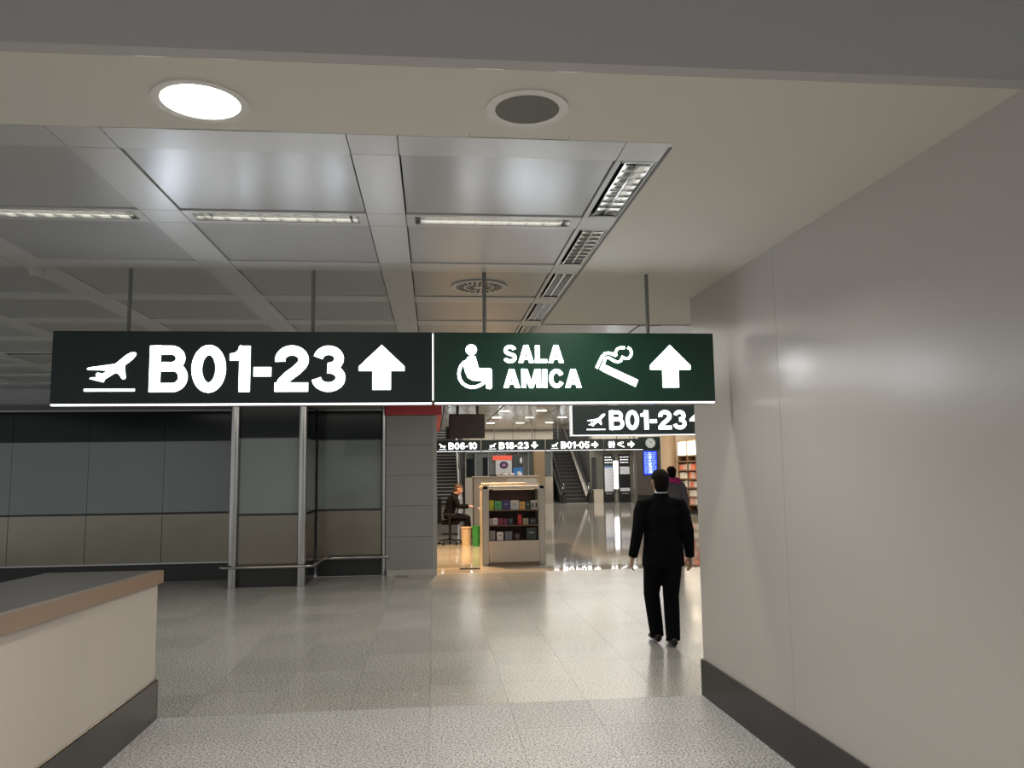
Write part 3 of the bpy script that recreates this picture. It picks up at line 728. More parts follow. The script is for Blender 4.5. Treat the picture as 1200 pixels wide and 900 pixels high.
# ------------------------------------------------------------------ kiosk with display case
t = thing('kiosk', 'beige kiosk with open display case of boxes facing the corridor', 'kiosk', (.87, 14.4, 0))
w = 1.15
box('base_panel', KIOSK, t, .13, w-.13, .01, .05, .05, .425); box('plinth', WOODB, t, .12, w-.12, .02, .9, 0, .05)
for x in (0, w-.13):
    box('corner_post', mat('kiosk_post', (.50, .46, .40), .35, .2), t, x, x+.12, 0, .12, 0, 1.42, bevel=.02)
    box('post_cap', mat('cap_white', (.85, .8, .72), .3), t, x+.1 if x == 0 else x-.01, x+.125 if x == 0 else x+.02, -.01, .05, 1.33, 1.44)
box('side_panel', KIOSK, t, .01, .13, .12, .9, 0, 1.35); box('side_panel', mat('kiosk_side_blue', (.34, .36, .34), .35), t, w-.13, w-.01, .12, .9, 0, 1.35)
box('back_panel', KDARK, t, .13, w-.13, .5, .54, .42, 1.36)
for z in (.41, .685, .955): box('shelf', mat('shelf_wood', (.20, .11, .06), .45), t, .13, w-.13, .02, .5, z, z+.016)
box('top_slab', KIOSK, t, .0, w-.02, 0, .95, 1.35, 1.395)
bm = bmesh.new(); cyl(bm, (.1, .02, 1.36), (w-.1, .02, 1.36), .022, n=12); obj('top_tube', bm, mat('tube_lit', (.8, .72, .6), .25, .5), t, True)
box('case_light', mat('case_glow', (1, .8, .55), .5, emit=2.0), t, .2, w-.2, .08, .10, 1.335, 1.349)
bx_items = [
 (1, 573.5, 579.5, (.62, .62, .04), .085, 'small yellow box, lower of the two stacked at left on the top kiosk shelf', 0),
 (1, 573.5, 579.5, (.66, .60, .05), .085, 'small yellow box, upper of the two stacked at left on the top kiosk shelf', .086),
 (1, 580.5, 589, (.12, .42, .14), .16, 'green box on the top kiosk shelf', 0),
 (1, 589.5, 599, (.06, .04, .16), .17, 'dark purple box on the top kiosk shelf', 0),
 (1, 599.5, 609.3, (.62, .60, .58), .165, 'wide white box on the top kiosk shelf', 0),
 (1, 609.8, 616.8, (.75, .42, .12), .14, 'orange box on the top kiosk shelf', 0),
 (1, 617.5, 623, (.03, .05, .04), .15, 'narrow dark box on the top kiosk shelf', 0),
 (1, 624, 627.7, (.7, .68, .62), .16, 'left white box with black window at right end of top kiosk shelf', 0),
 (1, 628.2, 632, (.7, .68, .62), .16, 'right white box with black window at right end of top kiosk shelf', 0),
 (2, 574, 578, (.45, .38, .36), .12, 'small grey box at the left end of the middle kiosk shelf', 0),
 (2, 578.4, 584, (.78, .62, .60), .125, 'pale pink box on the middle kiosk shelf', 0),
 (2, 585, 590, (.25, .02, .06), .12, 'dark crimson box beside the pink one on middle kiosk shelf', 0),
 (2, 590.5, 596, (.20, .02, .08), .11, 'maroon box on the middle kiosk shelf', 0),
 (2, 597, 602, (.03, .05, .06), .12, 'near-black box on the middle kiosk shelf', 0),
 (2, 608, 612.5, (.55, .03, .04), .18, 'tall red box on the middle kiosk shelf', 0),
 (2, 614, 620.5, (.40, .33, .2), .11, 'tan box on the middle kiosk shelf', 0),
 (2, 622, 630, (.03, .04, .05), .11, 'wide black box at right on the middle kiosk shelf', 0),
 (3, 574.5, 581, (.30, .26, .24), .17, 'grey brown box at the left of the bottom kiosk shelf', 0),
 (3, 583, 590.5, (.75, .68, .62), .15, 'white box on the bottom kiosk shelf', 0),
 (3, 592.5, 601, (.16, .18, .22), .155, 'blue grey patterned box on the bottom kiosk shelf', 0),
 (3, 604, 610, (.06, .03, .03), .12, 'dark brown box in the middle of bottom kiosk shelf', 0),
 (3, 618, 630, (.03, .04, .04), .22, 'large dark box at the right of the bottom kiosk shelf', 0),
]
for row, p0, p1, col, h, lab, dz in bx_items:
    xa = 1.0+(p0-574)*(.90/58.5); xb = 1.0+(p1-574)*(.90/58.5)
    z = {1: .972, 2: .702, 3: .427}[row]+dz
    d = .10
    t = thing('product_box', lab, 'box', ((xa+xb)/2, 14.56, z), 0, 'boxes in the kiosk display case')
    hw = (xb-xa)/2
    m = mat('boxcol_%d_%d' % (int(p0*10), int(dz*1000)), col, .4, var=.12, vscale=30)
    box('carton', m, t, -hw, hw, -d/2, d/2, 0, h, bevel=.003)
    dark = sum(col) < .3
    m2 = mat('label_light' if dark else 'label_dark', (.5, .5, .5) if dark else (.06, .06, .06), .5)
    if 'black window' in lab: box('front_window', BLACK, t, -hw*.5, hw*.5, -d/2-.001, -d/2, h*.2, h*.75)
    else: box('front_print', m2, t, -hw*.5, hw*.4, -d/2-.001, -d/2, h*.55, h*.62)
# counters behind the display case
t = thing('service_counter', 'peach lit counter behind the display case, beside the seated person', 'counter', (1.05, 15.32, 0))
box('side_body', WARMLIT, t, .04, .95, 0, 2.6, .06, 1.16); box('plinth', WOODB, t, .08, .9, .02, 2.58, 0, .06)
box('desk_leaf', KIOSK, t, .0, .95, 2.62, 4.1, .76, .80); box('desk_leg', KIOSK, t, .30, .9, 3.95, 4.05, 0, .76); box('desk_leg', KIOSK, t, .88, .94, 2.65, 3.95, 0, .76)
box('counter_top', KIOSK, t, -.02, .97, -.02, 2.62, 1.16, 1.20)
box('upstand', mat('upstand_red', (.45, .12, .06), .5), t, .0, .12, 2.2, 2.6, 1.20, 1.36)
box('raised_shelf', KIOSK, t, .0, .97, 1.9, 2.62, 1.38, 1.41); box('raised_shelf_leg', KIOSK, t, .85, .95, 2.0, 2.6, 1.2, 1.38)
t = thing('back_cabinet', 'beige rear cabinet of the kiosk with pale drawer fronts', 'cabinet', (1.08, 21.5, 0))
box('body', KIOSK, t, 0, 1.74, 0, .8, 0, 1.50)
for k in range(2): box('drawer', mat('drawer_white', (.62, .60, .55), .4), t, .90+k*.41, 1.29+k*.41, -.02, 0, 1.26, 1.47)
box('top_slab', KIOSK, t, -.03, 1.77, -.03, .85, 1.50, 1.53)
tag(box('stapler', BLACK, None, 1.50, 1.72, 21.7, 21.78, 1.53, 1.57, bevel=.01), 'small black stapler on the rear cabinet top', 'stapler')
for k, (x, lab) in enumerate(((1.95, 'left crumpled white paper on the rear cabinet'), (2.15, 'middle crumpled white paper on the rear cabinet'), (2.35, 'right crumpled white paper on the rear cabinet'))):
    bm = bmesh.new(); sphere(bm, (0, 0, .035), .08, .06, .035, 8)
    for v in bm.verts: v.co += Vector((random.uniform(-.01, .01), random.uniform(-.01, .01), random.uniform(0, .015)))
    tag(obj('paper_wad', bm, SHIRT, None, False, (x, 21.8, 1.53)), lab, 'paper', 'papers on the rear cabinet')
# little things on the counter
t = thing('desk_phone', 'dark phone with a silver receiver at the right end of the counter', 'phone', (1.85, 17.3, 1.20))
box('base', BLACK, t, -.1, .1, -.1, .1, 0, .05, bevel=.01); bm = bmesh.new(); loft(bm, [(-.1, 0, .07), (-.05, 0, .10), (.05, 0, .10), (.1, 0, .07)], [.02, .014, .014, .02], side=Vector((0, 1, 0)), n=8); obj('receiver', bm, STEEL, t, True)

# bins
def bin_(name, lab, x, y, r, h, m):
    t = thing(name, lab, 'bin', (x, y, 0), 0)
    bm = bmesh.new(); cyl(bm, (0, 0, 0), (0, 0, h), r*.82, r, 24); obj('body', bm, m, t, True)
    bm = bmesh.new(); ring(bm, (0, 0), r*.9, r*1.07, h, h+.02, 24); obj('rim', bm, m, t, True)
bin_('waste_bin', 'cream plastic waste bin beside the office chair', .74, 18.35, .13, .39, mat('bin_cream', (.62, .48, .33), .5))
bin_('waste_bin', 'green plastic waste bin beside the kiosk', .955, 18.1, .10, .43, mat('bin_green', (.03, .24, .06), .5))

# ------------------------------------------------------------------ office chair
t = thing('office_chair', 'black swivel office chair with the seated person on it', 'chair', (.38, 18.7, 0))
for k in range(5):
    a = 2*PI*k/5+.3; c, s = math.cos(a), math.sin(a)
    bm = bmesh.new(); loft(bm, [(0, 0, .12), (.27*c, .27*s, .08)], [(.028, .022), (.018, .014)], side=Vector((-s, c, 0)), n=8); l = obj('base_arm', bm, BLACK, t, True)
    bm = bmesh.new(); cyl(bm, (.27*c-.018*s, .27*s+.018*c, .032), (.27*c+.018*s, .27*s-.018*c, .032), .032, n=14); obj('castor', bm, BLACK, l, True)
bm = bmesh.new(); cyl(bm, (0, 0, .09), (0, 0, .46), .028, n=14); obj('gas_column', bm, BLACK, t, True)
bm = bmesh.new(); ring(bm, (0, 0), .17, .19, .22, .24, 30); obj('foot_ring', bm, BLACK, t, True)
box('seat', mat('chair_fabric', (.006, .006, .007), .9, spec=.1), t, -.22, .24, -.23, .23, .46, .55, bevel=.03)
bm = bmesh.new(); bx(bm, -.28, -.20, -.21, .21, .48, 1.08); bmesh.ops.bevel(bm, geom=bm.edges[:], offset=.03, segments=3, affect='EDGES'); obj('backrest', bm, MATS['chair_fabric'], t, True)
bm = bmesh.new(); loft(bm, [(-.27, 0, .46), (-.31, 0, .6), (-.30, 0, .8)], [(.03, .012)]*3, side=Vector((0, 1, 0)), n=8); obj('back_support', bm, BLACK, t, True)
for s in (-1, 1):
    bm = bmesh.new(); loft(bm, [(0, s*.25, .50), (0, s*.27, .70), (-.18, s*.27, .71), (.12, s*.27, .71)], [.016]*4, side=Vector((0, 0, 1)), n=8)
    bm.free(); bm = bmesh.new(); cyl(bm, (-.02, s*.27, .47), (-.02, s*.27, .69), .016, n=8); bx(bm, -.16, .12, s*.27-.03, s*.27+.03, .69, .715); obj('armrest', bm, BLACK, t)

# ------------------------------------------------------------------ people
def add_hand(bm, wrist, d, side_in, palm_n, sc=1.0, curl=.5):
    """wrist point, d = pointing direction, side_in = thumb side, palm_n = palm normal"""
    d = d.normalized(); s = side_in.normalized(); n = palm_n.normalized()
    loft(bm, [wrist-d*.03, wrist+d*.02, wrist+d*.055, wrist+d*.09], [(.026, .020), (.030, .018), (.038, .017), (.036, .014)], side=s, n=12)
    for k, (off, L) in enumerate(((.027, .070), (.009, .078), (-.009, .073), (-.026, .058))):
        p0 = wrist+d*.078+s*off; P = [p0]; dd = d.copy(); ang = 0
        for q, fr in enumerate((.45, .32, .23)):
            ang += curl*(.5+.25*k/3 if q else .35)
            dd = (d*math.cos(ang)+n*math.sin(ang)); P.append(P[-1]+dd*L*fr*sc*1.05)
        loft(bm, P, [.0095, .009, .0083, .0065], side=s, n=8)
    P = [wrist+d*.022+s*.024, wrist+d*.045+s*.046+n*.008, wrist+d*.070+s*.054+n*.018, wrist+d*.092+s*.052+n*.026]
    loft(bm, P, [.013, .011, .0095, .007], side=n, n=8)

def head_bm(bm, hc, fwd=Vector((0, 1, 0)), tilt=0):
    # facing +y, centre of the head hc, total height .23
    M = Matrix.Translation(hc) @ Matrix.Rotation(math.atan2(-fwd.x, fwd.y), 4, 'Z') @ Matrix.Rotation(-tilt, 4, 'X') @ Matrix.Scale(1.01, 4)
    def T(p): return M @ Vector(p)
    prof = [(-.115, .018, .034, .050), (-.10, .040, .046, .042), (-.07, .056, .066, .026), (-.03, .068, .084, .008), (.01, .074, .094, -.003), (.045, .0745, .096, -.008), (.075, .066, .084, -.010), (.10, .046, .058, -.012), (.115, .02, .028, -.012)]
    n = 20; rings = []
    for z, rx, ry, cy in prof:
        rings.append([bm.verts.new(T((rx*math.cos(2*PI*k/n), cy+ry*math.sin(2*PI*k/n), z))) for k in range(n)])
    for a, b in zip(rings, rings[1:]):
        for k in range(n): bm.faces.new((a[k], a[(k+1) % n], b[(k+1) % n], b[k]))
    bm.faces.new(rings[0][::-1]); bm.faces.new(rings[-1])
    # nose, brow, lips, ears
    loft(bm, [T((0, .083, .025)), T((0, .098, -.005)), T((0, .108, -.025)), T((0, .09, -.038))], [(.008, .01), (.011, .012), (.016, .014), (.012, .008)], side=M.to_3x3() @ Vector((1, 0, 0)), n=10)
    loft(bm, [T((-.028, .078, -.058)), T((0, .088, -.057)), T((.028, .078, -.058))], [.006, .011, .006], side=Vector((0, 0, 1)), n=8)
    for s in (-1, 1):
        loft(bm, [T((s*.072, -.008, .028)), T((s*.082, -.016, .008)), T((s*.078, -.008, -.022)), T((s*.068, 0, -.03))], [(.006, .014), (.007, .019), (.006, .014), (.004, .008)], side=M.to_3x3() @ Vector((1, 0, 0)), n=10)
    return M
def eyes(M, parent):
    for s in (-1, 1):
        bm = bmesh.new(); bmesh.ops.create_uvsphere(bm, u_segments=12, v_segments=8, radius=.0125, matrix=M @ Matrix.Translation((s*.031, .078, .006)))
        e = obj('eye', bm, mat('eye_white', (.8, .8, .8), .2), parent, True)
        bm = bmesh.new(); bmesh.ops.create_uvsphere(bm, u_segments=10, v_segments=6, radius=.006, matrix=M @ Matrix.Translation((s*.031, .0875, .006)))
        obj('iris', bm, mat('iris_brown', (.05, .025, .012), .2), e, True)
def hair_bm(bm, M, grow=.010, bottom=-.055, long=False):
    def T(p): return M @ Vector(p)
    prof = [(-.095, .046, .050, -.026), (-.07, .058, .062, -.022), (-.05, .066, .076, -.02), (-.02, .072, .088, -.016), (.01, .077, .096, -.012), (.045, .078, .098, -.012), (.075, .070, .087, -.012), (.10, .050, .062, -.012), (.118, .024, .032, -.012)]
    n = 24; rings = []
    for z, rx, ry, cy in prof:
        r = []
        for k in range(n):
            a = 2*PI*k/n; c, s = math.cos(a), math.sin(a)
            g = grow
            if s > .25 and z < .055: g = -.02-.02*s          # open at the face
            if abs(c) > .80 and z < .02 and s > -.3: g = -.008        # cut around the ears
            r.append(bm.verts.new(T(((rx+g)*c, cy+(ry+g)*s, z+(grow*.6 if z > .09 else 0)))))
        rings.append(r)
    for a, b in zip(rings, rings[1:]):
        for k in range(n): bm.faces.new((a[k], a[(k+1) % n], b[(k+1) % n], b[k]))
    bm.faces.new(rings[0][::-1]); bm.faces.new(rings[-1])

def person(t, pose, jacket_m, trouser_m, shoe_m, hair_m, shirt_m=None, vox=.0065, hem=.80, bun=False, sleeve_r=1.0):
    """pose: dict of joints in local space, facing +y."""
    V = {k: Vector(v) if isinstance(v, (tuple, list)) else v for k, v in pose.items()}
    pel, chest, neck, head = V['pelvis'], V['chest'], V['neck'], V['head']
    shw = V.get('shw', .175); wd = V.get('wd', 1.0)
    body = bmesh.new()
    X = Vector((1, 0, 0))
    mid = pel.lerp(chest, .5)
    loft(body, [pel+Vector((0, 0, -.08)), pel, mid, chest, chest.lerp(neck, .6), neck], [(.13*wd, .09), (.155*wd, .11), (.13*wd, .095), (.16*wd, .11), (.12, .08), (.055, .055)], n=18)
    loft(body, [neck-Vector((0, 0, .04)), neck.lerp(head, .5), head-Vector((0, 0, .03))], [.060, .054, .058], n=14)
    M = head_bm(body, head, V.get('look', Vector((0, 1, 0))), V.get('tilt', 0))
    for s in ('L', 'R'):
        sh, el, wr = V['sh'+s], V['el'+s], V['wr'+s]
        loft(body, [chest.lerp(sh, .6)+Vector((0, 0, .03)), sh, sh.lerp(el, .35), el, el.lerp(wr, .3), wr], [.05, .052, .045, .036, .037, .024], side=Vector((0, 1, 0)), n=12)
        sx = -1 if s == 'L' else 1
        hd = (wr-el).normalized()
        thumb = V.get('thumb'+s, Vector((0, 1, 0))); thumb = thumb-hd*thumb.dot(hd)
        palm = V.get('palm'+s, Vector((-sx, 0, 0))); palm = palm-hd*palm.dot(hd); palm = palm-thumb.normalized()*palm.dot(thumb.normalized())
        add_hand(body, wr, hd, thumb, palm, curl=V.get('curl', .7))
        hp, kn, an, toe = V['hp'+s], V['kn'+s], V['an'+s], V['toe'+s]
        loft(body, [hp+Vector((0, 0, .03)), hp, hp.lerp(kn, .4), kn, kn.lerp(an, .35), an], [.075, .080, .070, .052, .052, .036], n=12)
        loft(body, [an+(an-toe)*.25, an.lerp(toe, .4), toe], [(.032, .03), (.038, .028), (.030, .016)], n=10)
    b = remesh(obj('body', body, SKIN, t, True), vox, 3)
    eyes(M, b)
    # jacket: torso plus sleeves as one surface
    j = bmesh.new()
    upj = (pel-Vector((0, 0, 1)))*0
    hemp = Vector((pel.x, pel.y, hem)) if not V.get('seated') else pel-Vector((0, 0, .06))
    NB = neck+Vector((0, 0, .012))
    loft(j, [hemp, hemp.lerp(pel, .5), pel+Vector((0, 0, .08)), mid+Vector((0, 0, .03)), chest, chest.lerp(neck, .30), chest.lerp(neck, .58), chest.lerp(neck, .80), NB],
         [(.205*wd, .135), (.20*wd, .135), (.182*wd, .125), (.175*wd, .120), (.20*wd, .135), (.180, .120), (.135, .095), (.092, .078), (.068, .070)], n=24)
    for s in ('L', 'R'):
        sh, el, wr = V['sh'+s], V['el'+s], V['wr'+s]; k_ = sleeve_r
        loft(j, [chest.lerp(neck, .62), sh.lerp(chest.lerp(neck, .62), .42)+Vector((0, 0, -.006)), sh+Vector((0, 0, -.012)), sh.lerp(el, .3), sh.lerp(el, .7), el, el.lerp(wr, .4), wr-(wr-el).normalized()*.0],
             [.05, .058*k_, .066*k_, .070*k_, .062*k_, .058*k_, .054*k_, .046*k_], side=Vector((0, 1, 0)), n=14)
    remesh(obj('jacket', j, jacket_m, t, True), .009, 5)
    # trousers
    q = bmesh.new()
    loft(q, [pel+Vector((0, 0, .10)), pel, pel-Vector((0, 0, .08))], [(.15*wd, .11), (.168*wd, .125), (.15*wd, .115)], n=18)
    for s in ('L', 'R'):
        hp, kn, an = V['hp'+s], V['kn'+s], V['an'+s]
        dn = (an-kn).normalized()
        loft(q, [hp+Vector((0, 0, .05)), hp-Vector((0, 0, .02)), hp.lerp(kn, .45), hp.lerp(kn, .8), kn, kn.lerp(an, .3), kn.lerp(an, .7), an-dn*.01, an+dn*.03],
             [V.get('tr', 1)*q_ for q_ in (.09, .100, .094, .084, .078, .076, .072, .068, .066)], n=16)
    remesh(obj('trousers', q, trouser_m, t, True), .009, 4)
    for s in ('L', 'R'):
        an, toe = V['an'+s], V['toe'+s]; f = (toe-an); fl_ = Vector((f.x, f.y, 0)).normalized() if not V.get('lift'+s) else f.normalized()
        up = Vector((0, 0, 1)) if not V.get('lift'+s) else Vector((1, 0, 0)).cross(f.normalized())
        hb = an-fl_*.06
        z0 = lambda p, zz: p+up*zz
        base = an-up*.075
        b2 = bmesh.new()
        loft(b2, [base-fl_*.075+up*.040, base-fl_*.055+up*.042, base+up*.048, base+fl_*.07+up*.040, base+fl_*.13+up*.030, base+fl_*.185+up*.024, base+fl_*.205+up*.020],
             [(.022, .030), (.036, .042), (.040, .048), (.045, .040), (.048, .030), (.036, .022), (.018, .014)], n=14)
        loft(b2, [base+up*.05, base+up*.10], [(.040, .05), (.038, .045)], side=X, n=12)
        so = remesh(obj('shoe', b2, shoe_m, t, True), .006, 2)
    hb_ = bmesh.new(); hair_bm(hb_, M)
    if bun: sphere(hb_, M @ Vector((0, -.115, .055)), .045, .04, .045)
    h = obj('hair', hb_, hair_m, t, True)
    if shirt_m:
        sb_ = bmesh.new(); loft(sb_, [neck-Vector((0, 0, .05)), neck+Vector((0, 0, .022)), neck+Vector((0, .004, .030))], [(.066, .068), (.061, .064), (.057, .060)], n=20)
        obj('shirt_collar', sb_, shirt_m, t, True)
    return M

# man in the dark suit walking away
t = thing('person', 'person in a black suit walking away beside the right wall', 'person', (2.205, 7.62, 0), -.02)
man = dict(pelvis=(0, 0, .90), chest=(0, .03, 1.22), neck=(0, .015, 1.435), head=(0.0, .035, 1.548), shw=.2, wd=1.02, tilt=.0,
    shL=(-.190, .02, 1.345), shR=(.190, .02, 1.345), elL=(-.248, -.03, 1.08), elR=(.242, -.04, 1.08), wrL=(-.285, .05, .835), wrR=(.275, .04, .825),
    hpL=(-.088, 0, .86), hpR=(.088, 0, .86), knL=(-.10, .06, .47), knR=(.065, .03, .46), anL=(-.085, .03, .12), anR=(.045, .02, .082),
    toeL=(-.09, .12, .03), toeR=(.06, .17, .02))
# left foot just leaving the floor a little ahead
man['anL'] = (-.045, .16, .085); man['toeL'] = (-.05, .30, .02); man['knL'] = (-.095, .12, .47)
man['anR'] = (.06, -.04, .082); man['toeR'] = (.07, .12, .02); man['knR'] = (.07, .02, .47)
person(t, man, SUIT, mat('suit_trousers', (.003, .003, .0045), .9, spec=.12), SHOE, HAIR, SHIRT, hem=.745)

# person in grey jacket with pink scarf, mostly hidden by the man
t = thing('person', 'person in a grey jacket and pink scarf, hair tied in a bun, farther away', 'person', (4.46, 14.6, 0), -.1)
wom = dict(pelvis=(0, 0, .93), chest=(0, .03, 1.26), neck=(0, .015, 1.47), head=(-.02, .035, 1.595), shw=.17, wd=.95,
    shL=(-.165, .02, 1.385), shR=(.165, .02, 1.385), elL=(-.215, -.03, 1.12), elR=(.225, .0, 1.10), wrL=(-.22, .06, .88), wrR=(.25, .10, .87),
    hpL=(-.085, 0, .89), hpR=(.085, 0, .89), knL=(-.09, .06, .49), knR=(.075, .0, .49), anL=(-.085, .10, .082), anR=(.075, -.10, .082),
    toeL=(-.09, .26, .02), toeR=(.08, .06, .02))
M = person(t, wom, mat('jacket_grey', (.13, .12, .13), .85, bump=.1), mat('trousers_dark', (.02, .02, .03), .85), SHOE, HAIR, None, vox=.009, hem=.78, bun=True)
bm = bmesh.new()
P = [(.11*math.cos(a*PI/8), .02+.10*math.sin(a*PI/8), 1.455+.02*math.sin(a*PI/4)) for a in range(17)]
loft(bm, P, [.042]*17, side=Vector((0, 0, 1)), n=12); obj('scarf', bm, mat('scarf_pink', (.55, .02, .22), .8, bump=.2), t, True)

# seated attendant, facing the counter (+x)
t = thing('person', 'person in black seated on the office chair, working at the kiosk desk', 'person', (.38, 18.7, 0), -PI/2)
sit = dict(pelvis=(0, -.02, .66), chest=(0, .05, .98), neck=(0, .11, 1.16), head=(0, .20, 1.255), shw=.16, wd=.95, seated=True, tilt=.45,
    shL=(-.17, .09, 1.09), shR=(.17, .09, 1.09), elL=(-.21, .20, .86), elR=(.21, .20, .86), wrL=(-.14, .42, .865), wrR=(.14, .42, .865),
    thumbL=(1, 0, .2), thumbR=(-1, 0, .2), palmL=(0, 0, -1), palmR=(0, 0, -1), curl=.35,
    hpL=(-.09, .0, .63), hpR=(.09, .0, .63), knL=(-.10, .40, .60), knR=(.10, .40, .60), anL=(-.10, .34, .25), anR=(.10, .30, .25),
    toeL=(-.10, .46, .19), toeR=(.10, .44, .19))
sit['anL'] = (-.10, .43, .20); sit['anR'] = (.11, .38, .20); sit['toeL'] = (-.1, .6, .14); sit['toeR'] = (.11, .55, .14)
person(t, sit, mat('black_top', (.004, .004, .005), .9, spec=.12), mat('black_trousers', (.004, .004, .006), .9, spec=.12), SHOE, mat('hair_brown', (.05, .022, .012), .6), None, vox=.008)

# ------------------------------------------------------------------ far displays, lit pillar, clock unit
def textlines(t, x0, x1, z0, z1, n, m, y=-.012, name='print'):
    bm = bmesh.new()
    for k in range(n):
        z = z1-(k+.5)*(z1-z0)/n; x = x0
        while x < x1-.04:
            L = random.uniform(.03, .14); bx(bm, x, min(x+L, x1), y, y+.006, z-.012, z+.012); x += L+.03
    o = obj(name, bm, m, t); o['kind'] = 'stuff'
WHITEP = mat('display_white', (.55, .55, .57), .4, emit=.12)
t = thing('information_board', 'left dark information board with a pale lit map in the distance', 'information board', (8.63, 40.0, 0))
box('frame', BLACK, t, 0, .52, 0, .15, .0, 2.45); box('lit_panel', WHITEP, t, .04, .46, -.012, 0, .55, 1.75)
box('blue_header', mat('blue_head', (.08, .16, .30), .4, emit=.2), t, .04, .46, -.014, 0, 1.75, 1.85)
textlines(t, .06, .44, 1.95, 2.35, 3, LITF); textlines(t, .25, .44, .8, 1.7, 6, mat('print_grey', (.25, .25, .3), .5), -.016)
textlines(t, .1, .42, .40, .48, 1, WHITEP)
t = thing('information_board', 'right dark information board with two white fields in the distance', 'information board', (9.42, 40.0, 0))
box('frame', BLACK, t, 0, .58, 0, .15, .0, 2.45); box('lit_panel', WHITEP, t, .04, .54, -.012, 0, 1.42, 1.80); box('lit_panel', WHITEP, t, .04, .54, -.012, 0, .56, .72)
textlines(t, .06, .5, 1.95, 2.35, 3, LITF); textlines(t, .06, .3, 1.6, 1.68, 1, mat('print_grey', (.2, .2, .2)), -.016); textlines(t, .1, .5, .40, .48, 1, WHITEP)
t = thing('lit_pillar', 'slim white glowing pillar between the two information boards', 'lamp', (8.93, 38.6, 0))
bm = bmesh.new(); cyl(bm, (0, 0, .72), (0, 0, 2.08), .11, n=20); obj('glowing_tube', bm, mat('pillar_glow', (.95, .97, 1), .5, emit=3.0), t, True)
bm = bmesh.new(); cyl(bm, (0, 0, 2.08), (0, 0, 2.3), .12, n=20); cyl(bm, (0, 0, .5), (0, 0, .72), .12, n=20); obj('collar', bm, STEEL, t, True)
bm = bmesh.new(); cyl(bm, (0, 0, 0), (0, 0, .5), .05, n=16); cyl(bm, (0, 0, 0), (0, 0, .02), .18, n=20); obj('foot', bm, CHROME, t, True)
t = thing('booth', 'beige low cabinet between escalator and information boards', 'cabinet', (8.05, 39.8, 0))
box('body', KIOSK, t, .0, .48, 0, .5, 0, .62); box('top_slab', BEIGE, t, -.02, .5, -.02, .5, .62, .66)
tag(box('door_panel', mat('dark_door', (.03, .03, .03), .4), None, 8.20, 8.40, 40.85, 40.99, .0, 2.3), 'narrow dark door left of the information boards', 'door')
t = thing('clock_unit', 'tall dark unit with round clock above blue departure screen', 'display', (9.85, 38.0, 0))
box('back_board', mat('unit_brown', (.10, .085, .075), .5), t, 0, 1.3, .05, .15, .0, 2.55); box('header', GREENBK, t, .12, 1.22, 0, .15, 2.60, 3.22)
for x in (-.12, 1.27): bm = bmesh.new(); cyl(bm, (x, .05, 0), (x, .05, 3.3), .05, n=14); obj('post', bm, STEEL, t, True)
bm = bmesh.new()
def zdisc(bm, cx, cz, r, y0, y1, n=28): prism(bm, [(cx+r*math.cos(2*PI*k/n), cz+r*math.sin(2*PI*k/n)) for k in range(n)], y0, y1)
zdisc(bm, .69, 2.92, .24, -.03, 0); c_ = obj('clock_face', bm, mat('clock_face', (.42, .45, .43), .4, emit=.2), t)
bm = bmesh.new(); stroke(bm, [(.69, 2.92), (.69+.09, 2.92+.08)], .022, -.031); stroke(bm, [(.69, 2.92), (.69-.04, 2.92+.17)], .016, -.031)
for k in range(12):
    a = k*PI/6; stroke(bm, [(.69+.18*math.sin(a), 2.92+.18*math.cos(a)), (.69+.215*math.sin(a), 2.92+.215*math.cos(a))], .016, -.031)
obj('clock_hands', bm, BLACK, c_)
sc_ = box('screen', mat('screen_blue', (.02, .04, .75), .3, emit=1.3), t, .34, .99, .02, .06, 1.39, 2.53)
box('screen_frame', BLACK, t, .30, 1.03, .03, .07, 1.35, 2.57)
textlines(t, .38, .95, 1.45, 2.48, 14, mat('screen_text', (.25, .4, 1), .4, emit=1.2), .012, 'departure_rows')
textlines(t, .60, .74, 1.45, 2.48, 14, mat('screen_text_white', (.8, .95, 1), .4, emit=2), .008, 'departure_column')
box('screen_shelf', STEEL, t, -.3, 1.6, -.25, .05, .42, .46)
box('lower_panel', mat('unit_dark', (.05, .045, .045), .5), t, .0, 1.27, .0, .05, .0, .42)

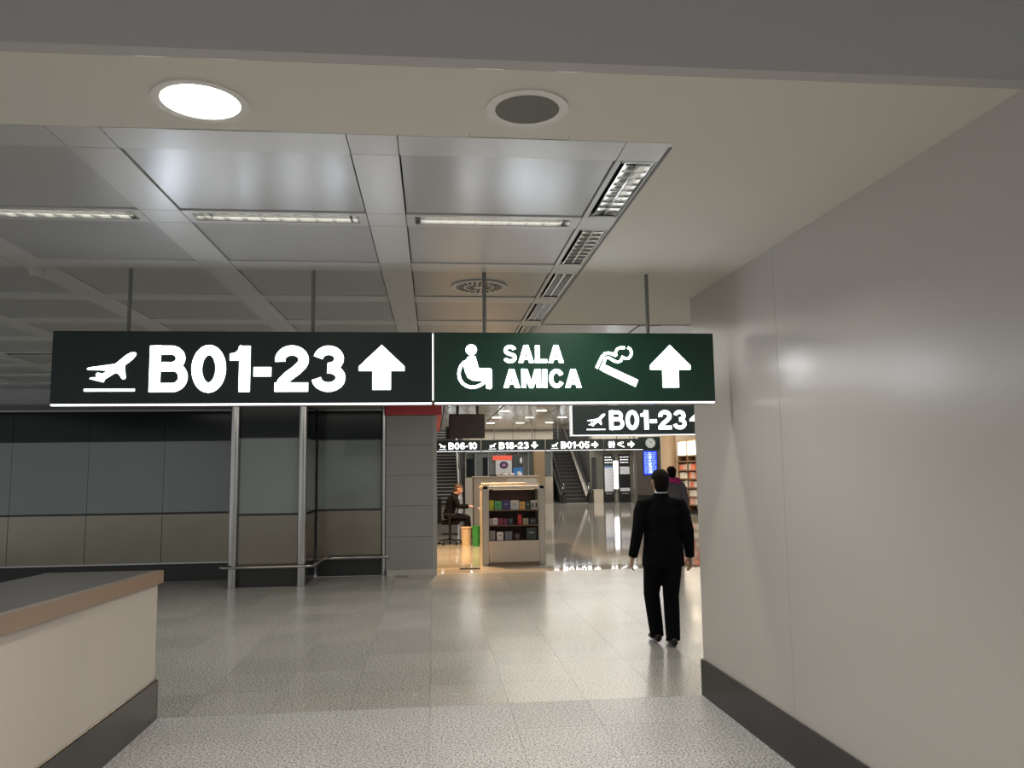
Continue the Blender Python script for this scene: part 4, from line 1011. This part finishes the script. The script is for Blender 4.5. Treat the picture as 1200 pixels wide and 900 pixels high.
# ------------------------------------------------------------------ shop shelving at right
t = struct(box('wall_shop', mat('shop_beige', (.60, .46, .31), .5), None, 0, .25, -6.0, 3.8, 0, 3.8)); t.location = (9.95, 28.6, 0); t.rotation_euler = (0, 0, 0)
bm = bmesh.new(); cyl(bm, (0, 0, 0), (0, 0, 3.0), .30, n=28)
tag(obj('round_column', bm, mat('column_beige', (.62, .48, .34), .4), None, True, (9.20, 30.6, 0)), 'beige rounded column left of the lit shop shelves', 'column')
a_ = math.radians(-74)
t = thing('display_shelving', 'warm lit shop shelving with two white light boxes on top', 'shelving', (9.22, 29.5, 0), a_)
sw = 1.25
box('back_panel', mat('shelf_back', (.45, .30, .18), .5), t, 0, sw, .32, .36, .0, 2.75)
for x in (0, sw/2-.02, sw-.04): box('upright', mat('shelf_brown', (.22, .13, .07), .5), t, x, x+.04, 0, .34, .0, 2.15)
SZ = [.35, .65, .98, 1.30, 1.62, 1.95]
for z in SZ: box('shelf', MATS['shelf_brown'], t, 0, sw, -.03, .34, z-.045, z)
box('plinth', BLACK, t, 0, sw, .02, .34, 0, .12)
for k in range(2): box('light_box', mat('lightbox', (1, .95, .82), .5, emit=1.8), t, k*sw/2+.08, (k+1)*sw/2-.08, -.02, .02, 2.17, 2.66)
box('light_frame', mat('frame_tan', (.35, .24, .15), .5), t, -.02, sw+.02, .02, .3, 2.12, 2.72)
cols = [((.75, .68, .55), 'cream'), ((.72, .20, .12), 'red'), ((.70, .40, .30), 'salmon'), ((.62, .58, .48), 'pale grey'), ((.35, .40, .28), 'green')]
Mx = Matrix.Translation((9.22, 29.5, 0)) @ Matrix.Rotation(a_, 4, 'Z')
for si, z in enumerate(SZ[:-1]):
    x = .05; k = 0
    while x < sw-.12:
        wv = random.uniform(.085, .13); hv = random.uniform(.18, .245)
        if x < sw/2-.02 < x+wv: x = sw/2+.03; continue
        if x+wv > sw-.05: break
        c, cn = cols[(0 if x < sw/2 and si < 4 else random.choice((1, 2, 1, 3))) if si > 1 else random.choice((0, 3, 0, 2))]
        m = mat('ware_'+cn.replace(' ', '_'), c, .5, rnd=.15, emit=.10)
        bm = bmesh.new(); bx(bm, -wv/2, wv/2, -.08, .08, 0, hv); bmesh.ops.bevel(bm, geom=bm.edges[:], offset=.006, segments=1, affect='EDGES')
        rown = ['bottom', 'second', 'third', 'fourth', 'top'][si]; side = 'left' if x < sw/2 else 'right'
        o = obj('product_box', bm, m, None, False); o.matrix_world = Mx @ Matrix.Translation((x+wv/2, .12, z))
        ordn = ('first','second','third','fourth','fifth','sixth','seventh','eighth','ninth','tenth','eleventh','twelfth')[min(k, 11)]
        tag(o, cn+' package, '+ordn+' from left on the '+rown+' shelf of the shop shelving', 'box', 'packages on the shop shelving')
        x += wv+.012; k += 1
